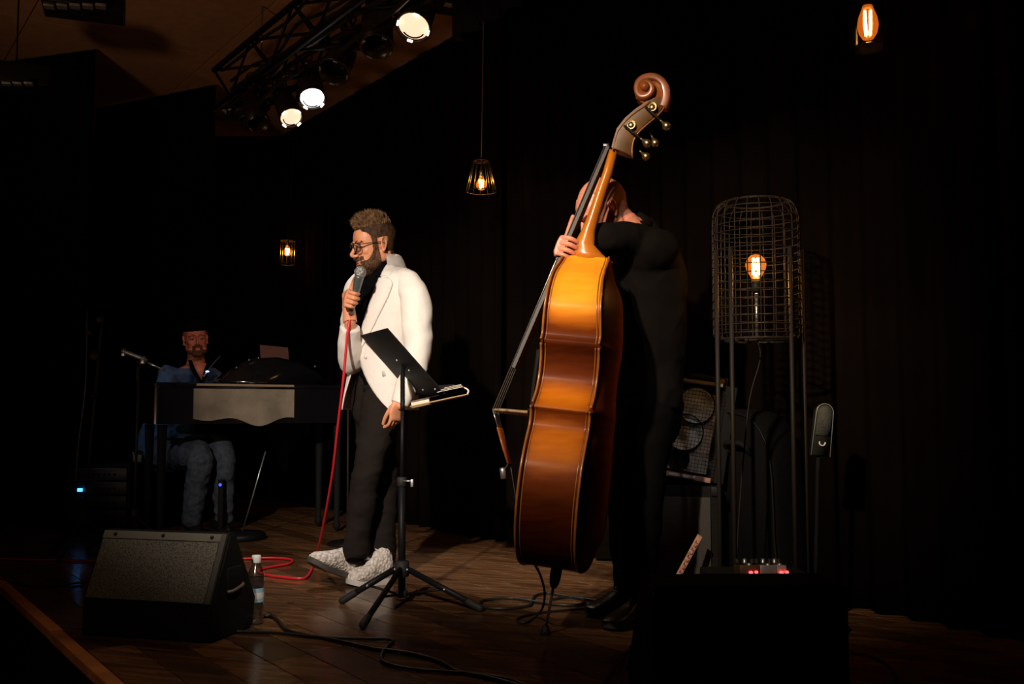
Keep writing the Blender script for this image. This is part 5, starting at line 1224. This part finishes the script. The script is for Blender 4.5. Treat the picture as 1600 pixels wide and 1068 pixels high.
lapel([(440, 594), (460, 586), (490, 575), (520, 566), (553, 561)], [(440, 605), (447, 614), (452, 614), (470, 607), (500, 592), (530, 577), (553, 562)], 441, 553, .006)
lapel([(398, 616), (410, 608), (425, 600), (438, 595)], [(398, 622), (408, 624), (420, 619), (430, 614), (438, 609)], 399, 438, .008, name='collar')
lapel([(440, -.55), (480, -.30), (530, -.12), (545, -.10)], [(440, -1.0), (452, -1.15), (480, -.85), (520, -.35), (545, -.12)], 440, 545, .006, side=-1)
b = bmesh.new(); g = [[jpt(py, ph, .010+.004*math.sin(PI*j/5)) for ph in [1.1+(4.9-1.1)*q/40 for q in range(41)]] for j, py in enumerate((400, 403, 407, 411, 416, 420))]
vs = [[b.verts.new(p) for p in r] for r in g]
for i in range(5):
    for j in range(40): b.faces.new((vs[i][j], vs[i][j+1], vs[i+1][j+1], vs[i+1][j]))
bmesh.ops.solidify(b, geom=b.faces[:], thickness=.004); obj('collar', b, M['white_cloth'], jk)
# sleeves
def sleeve(pts, rad, seed, am=.008, flat=1.0):
    b = bmesh.new(); tube(b, pts, rad, 36, 9, flat=flat, round_ends=False); me = bpy.data.meshes.new('s'); bmesh.ops.recalc_face_normals(b, faces=b.faces); b.to_mesh(me); b.free()
    for v in me.vertices: pass
    fold(me, am, (6, 6, 9), seed); fold(me, .0045, (13, 13, 5), seed+3); return me
me = sleeve([P(630, 434, 4.62), P(642, 448, 4.55), P(650, 475, 4.52), P(652, 510, 4.50), P(653, 545, 4.49), P(648, 575, 4.47), P(636, 605, 4.45), P(625, 631, 4.44)], [.045, .060, .068, .067, .062, .055, .048, .042], 4, .006)
obj('sleeve', me, M['white_cloth'], jk)
me = sleeve([P(570, 436, 4.84), P(560, 452, 4.86), P(554, 500, 4.82), P(552, 545, 4.76), P(551, 566, 4.70), P(547, 552, 4.63), P(545, 532, 4.575), P(546, 512, 4.54)], [.045, .062, .060, .054, .056, .052, .046, .041], 8)
obj('sleeve', me, M['white_cloth'], jk)
b = bmesh.new(); lathe(b, [(.001, .003), (.009, .002), (.010, 0), (.001, -.001)], jpt(560, jsolve(560, 572)+.02, .008), Fv, 14); obj('button', b, M['white_plastic'], jk)
b = bmesh.new(); pk = [jpt(y, jsolve(y, x), .007) for x, y in ((598, 582), (628, 578), (629, 586), (599, 590))]; plate(b, pk, Fv, .004); obj('pocket_flap', b, M['white_cloth'], jk)
# shoes
shoe(sg, G(549, 911, .0)+V((.030, 0, .006)), P(480, 882, 4.50), 0, M['knit'], mat('sole_dark', (.07, .055, .045), .7), w=.054, h=.140)
hx = P(610, 896, 4.70); hx.z = .0; tx = P(543, 908, 4.58); tx.z = 0
shoe(sg, hx, tx, 0, M['knit'], mat('sole_white', (.6, .55, .5), .6), w=.060, h=.145)
b = bmesh.new(); tube(b, [LA+V((.0, 0, .06)), LA+V((-.0, -.02, -.04))], .04, 16, 1); tube(b, [RA+V((0, 0, .06)), RA+V((.0, -.02, -.05))], .04, 16, 1); obj('socks', b, M['black_cloth'], sg)
# microphone
mic = thing('microphone', 'silver handheld microphone with a ball grille in the singer\'s hand', 'microphone', mbm)
b = bmesh.new(); ell(b, mt, (.026, .026, .027), frame_from(ma), 28, 20)
def meshmat():
    m = mat('mic_grille', (.36, .36, .34), .4, .6); nt = m.node_tree; bb = nt.nodes['Principled BSDF']; tc = nt.nodes.new('ShaderNodeTexCoord'); w_ = nt.nodes.new('ShaderNodeTexVoronoi'); w_.inputs['Scale'].default_value = 260
    nt.links.new(tc.outputs['Object'], w_.inputs[0]); bp = nt.nodes.new('ShaderNodeBump'); bp.inputs['Strength'].default_value = .8; bp.inputs['Distance'].default_value = .003; nt.links.new(w_.outputs[0], bp.inputs['Height']); nt.links.new(bp.outputs[0], bb.inputs['Normal']); return m
obj('grille', b, meshmat(), mic)
b = bmesh.new(); ring(b, mt-ma*.004, .0258, .002, ma, 28); obj('grille_band', b, M['tin'], mic)
b = bmesh.new(); L_ = (mt-mbm).length; lathe(b, [(.001, 0), (.0115, .001), (.0125, .02), (.0165, L_*.55), (.0200, L_-.045), (.0215, L_-.022), (.0215, L_-.016), (.001, L_-.014)], mbm, ma, 24); obj('handle', b, mat('mic_handle', (.16, .19, .19), .3, .5), mic)
b = bmesh.new(); lathe(b, [(.001, -.03), (.007, -.03), (.009, -.02), (.0095, .004), (.001, .004)], mbm, ma, 16); obj('connector', b, M['black_metal'], mic)
bpy.data.objects.get('body')
# ring on a finger is too small to tell; left out

# ----------------------------------------------------------------- BASS PLAYER
bp_ = person('bald bass player in black, head bowed behind the neck of the double bass', (P(1000, 948, 3.95).x, 3.95, 0))
Tb = headT((957, 325), 3.70, (.0765, .012, .106), 82, 36, 0, 1.03)
nk_ = P(992, 362, 3.86)
hmb = remesh(head_bm(Tb, nk_, .060), .0028, 3)
LSb, LEb, LWb = P(1030, 378, 3.72), P(940, 372, 3.66), P(922, 378, 3.76)
RSb, REb, RWb = P(985, 392, 4.12), P(925, 450, 4.05), P(882, 402, 3.74)
fl_ = V((-.985, -.17, 0)); ll_ = V((.17, -.985, 0))
nkc = nk_+(Tb@V((0, .034, .03))-nk_)*.45
rowsb = [(P(1012, 640, 3.95), .165, .12), (P(1014, 580, 3.94), .165, .125), (P(1014, 500, 3.92), .185, .135), (P(1012, 430, 3.91), .20, .135), (P(1008, 395, 3.90), .19, .12), (P(1002, 375, 3.88), .13, .09), (P(996, 362, 3.87), .07, .07)]
b = bmesh.new(); torso_rings(b, [(c, a*.86, d*.86) for c, a, d in rowsb[:-2]], ll_, fl_); torb = remesh(b, .010, 3)
LHb, RHb = P(1010, 655, 3.86), P(1005, 655, 4.04)
LKb, LAb = P(1002, 780, 3.80), P(997, 915, 3.86); RKb, RAb = P(985, 785, 3.98), P(985, 905, 4.02)
bodb = limbs([([LSb+V((-.04, .02, -.03)), LEb, LWb], [.03, .03, .024]), ([RSb, REb, RWb], [.04, .035, .026]), ([LHb, LKb, LAb], [.06, .05, .035]), ([RHb, RKb, RAb], [.06, .05, .035])], .010)
# right hand on the strings: back of hand to the left, fingers wrap towards the camera and right
fa = (BX(920, 320)-BX(880, 410)).normalized()
ho = P(879, 390, 3.600)
Xh = V((-.10, -1, .12)); Zh = V((-1, .0, .35)); 
hrb = hand_mesh(ho+V((-.005, .055, 0)), Xh, Zh, False, ((58, 54, 24), (60, 54, 24), (62, 54, 24), (66, 52, 24)), 5, (78, 0, 8, 8), 1.05, .0022, RWb+V((0, .02, 0)))
hlb = hand_mesh(P(928, 382, 3.76), (-.35, .05, -1), V((.2, -1, 0)), True, ((20, 30, 20),), 1, (15, 15, 10, 10), .85, .0028, LWb+V((.06, 0, 0)))
obj('body', join_meshes([hmb, torb, bodb, hrb, hlb]), M['skin_red'], bp_)
eyes(Tb, bp_); eyebrows(Tb, M['hair'], bp_)
def stub(p, n):
    if abs(p.x) > .066 and -.018 < p.y < .042 and .066 < p.z < .142: return 0
    if p.y > -.01 and .06 < p.z < .19: return .0012*sstep(.19-p.z, 0, .03)
    return 0
shell(hmb, Tb, stub, 'cropped_hair', mat('crop', (.30, .13, .09), .6, var=.25, vscale=60), bp_)
b = bmesh.new(); torso_rings(b, rowsb, ll_, fl_)
tube(b, [P(1022, 392, 3.77), P(992, 376, 3.73), LEb+V((.04, 0, 0)), LEb, LEb.lerp(LWb, .5), LWb+V((.02, 0, 0))], [.085, .070, .061, .058, .046, .036], 20, 5, round_ends=True)
tube(b, [LSb+V((-.01, 0, -.03)), P(1000, 402, 3.82)], [.082, .10], 20, 1, round_ends=True)
tube(b, [RSb, REb, RWb.lerp(REb, .25)], [.075, .06, .042], 20, 5, round_ends=True)
tube(b, [nk_+V((.03, 0, -.06)), nk_+V((.01, 0, -.01)), nkc], [.10, .085, .071], 24, 2)
me = remesh(b, .006, 25); fold(me, .007, (9, 7, 7), 5); obj('shirt', me, M['charcoal'], bp_)
b = bmesh.new(); rg = [nkc+V((.004, 0, -.006))+V((math.cos(a)*.074, math.sin(a)*.074, .022*math.cos(a))) for a in [2*PI*k/32 for k in range(33)]]; tube(b, rg, .010, 8, 1, flat=1.8); obj('collar', b, M['charcoal'], bp_)
me = limbs([([P(1012, 625, 3.95), P(1010, 660, 3.95)], [.14, .14]), ([LHb, LKb, LAb], [.11, .085, .07]), ([RHb, RKb, RAb], [.11, .085, .07])], .008); fold(me, .007, (6, 6, 8), 3); obj('trousers', me, M['black_cloth'], bp_)
h0 = at_floor(985, 4.03); t0_ = at_floor(915, 3.92); shoe(bp_, h0, t0_, 0, M['black_leather'], M['rubber'], w=.048, h=.09)
h0 = at_floor(1010, 3.86); t0_ = at_floor(945, 3.66); shoe(bp_, h0, t0_, 0, M['black_leather'], M['rubber'], w=.048, h=.09)

# ----------------------------------------------------------------- PIANIST
pi_ = person('seated pianist in a dark beanie and blue shirt behind the piano', (P(275, 820, 6.85).x, 6.85, 0))
Tp = headT((309, 536), 6.60, (0, -.116, .0865), -24, 5, -6, 1.0)
hmp = None
fp_ = V((math.sin(R(35)), -math.cos(R(35)), 0)); lp_ = V((math.cos(R(35)), math.sin(R(35)), 0))
nkp = P(305, 574, 6.74)
rowsp = [(P(254, 704, 6.95), .17, .13), (P(258, 680, 6.94), .17, .13), (P(272, 640, 6.88), .17, .13), (P(290, 605, 6.82), .185, .13), (P(298, 585, 6.77), .185, .11), (P(302, 577, 6.75), .12, .085), (P(304, 571, 6.74), .07, .065)]
LSp, RSp = P(333, 590, 6.90), P(262, 588, 6.66)
LEp, REp = P(348, 640, 6.75), P(262, 640, 6.50); LWp, RWp = P(342, 608, 6.60), P(292, 606, 6.46)
b = head_bm(Tp, nkp, .056); torso_rings(b, [(c, a*.92, d*.92) for c, a, d in rowsp], lp_, fp_)
for p, r_ in (([LSp, LEp, LWp], [.05, .04, .027]), ([RSp, REp, RWp], [.05, .04, .027])): tube(b, p, r_, 16, 5, round_ends=True)
KL, AL, KR, AR = P(346, 702, 6.50), P(350, 808, 6.58), P(312, 712, 6.32), P(300, 812, 6.42)
HLp, HRp = P(268, 702, 7.02), P(246, 706, 6.84)
for p in ([HLp, KL, AL], [HRp, KR, AR]): tube(b, [p[0], p[1].lerp(p[0], .4), p[1], p[2].lerp(p[1], .5), p[2]], [.07, .06, .045, .04, .03], 16, 5, round_ends=True)
bmesh.ops.recalc_face_normals(b, faces=b.faces); mp1 = remesh(b, .0036, 3)
hp1 = hand_mesh(LWp, fp_*-1+V((.2, 0, -.1)), V((0, 0, 1)), True, ((25, 30, 20),), 6, (35, 15, 10, 10), 1, .003, LWp.lerp(LEp, .3))
hp2 = hand_mesh(RWp, fp_*-1+V((.5, .3, -.1)), V((0, 0, 1)), False, ((25, 30, 20),), 6, (35, 15, 10, 10), 1, .003, RWp.lerp(REp, .3))
obj('body', join_meshes([mp1, hp1, hp2]), M['skin_red'], pi_)
eyes(Tp, pi_); eyebrows(Tp, M['hair'], pi_)
hb = head_bm(Tp); hmp = remesh(hb, .0036, 3)
def goat(p, n):
    s = abs(p.x)
    if p.y > -.03 or p.z > .076 or p.z < -.02: return 0
    if s < .016 and .036 < p.z < .055 and p.y < -.08: return 0
    if s < .032 and p.z < .070 and p.y < -.05: return .004
    return .0008 if p.z < .04 else 0
shell(hmp, Tp, goat, 'beard', M['beard'], pi_)
def cap_fn(p, n):
    lim = .168 if p.y < 0 else .168-.055*sstep(p.y, 0, .09)
    if abs(p.x) > .066 and -.018 < p.y < .042 and p.z < .142: return 0
    return .006+.010*sstep(p.z, .17, .23) if p.z > lim else 0
shell(hmp, Tp, cap_fn, 'beanie', M['black_cloth'], pi_)
b = bmesh.new(); torso_rings(b, rowsp[:-1], lp_, fp_)
tube(b, [LSp.lerp(rowsp[3][0], .3), LSp, LEp, LWp.lerp(LEp, .3)], [.07, .066, .055, .042], 18, 5, round_ends=True); tube(b, [RSp.lerp(rowsp[3][0], .3), RSp, REp, RWp.lerp(REp, .3)], [.07, .066, .055, .042], 18, 5, round_ends=True)
tube(b, [P(262, 680, 6.95), P(256, 698, 6.88), P(262, 706, 6.80)], [.14, .155, .15], 20, 2)
me = remesh(b, .007, 3); fold(me, .009, (9, 9, 12), 12); sh = obj('shirt', me, M['blue_shirt'], pi_)
# open V of skin at the collar, with lapel-like shirt edges
vv = rowsp[3][0]+fp_*.126
b = bmesh.new(); q0, q1, q2 = P(303, 566, 6.63), P(316, 566, 6.63), P(313, 594, 6.60)
plate(b, [P(300, 567, 6.66), P(322, 567, 6.66), P(316, 596, 6.63)], fp_, .004); obj('chest', b, M['skin_red'], pi_)
for s, pts in ((-1, [P(297, 563, 6.66), P(303, 580, 6.62), P(315, 598, 6.60)]), (1, [P(325, 563, 6.68), P(322, 580, 6.64), P(316, 598, 6.60)])):
    b = bmesh.new(); tube(b, pts, [.014, .016, .008], 8, 4, flat=.5); obj('shirt_collar', b, M['black_cloth'], sh)
me = limbs([([HLp, HRp], [.12, .12]), ([HLp, KL.lerp(HLp, .4), KL, AL.lerp(KL, .5), AL], [.11, .10, .080, .068, .058]), ([HRp, KR.lerp(HRp, .4), KR, AR.lerp(KR, .5), AR], [.11, .10, .080, .068, .058])], .008); fold(me, .008, (11, 11, 14), 21); obj('jeans', me, M['denim'], pi_)
a0 = at_floor(300, 6.55); a1_ = at_floor(322, 6.25); shoe(pi_, a0, a1_, 0, M['black_leather'], M['rubber'])
a0 = at_floor(338, 6.66); a1_ = at_floor(362, 6.38); shoe(pi_, a0, a1_, 0, M['black_leather'], M['rubber'])
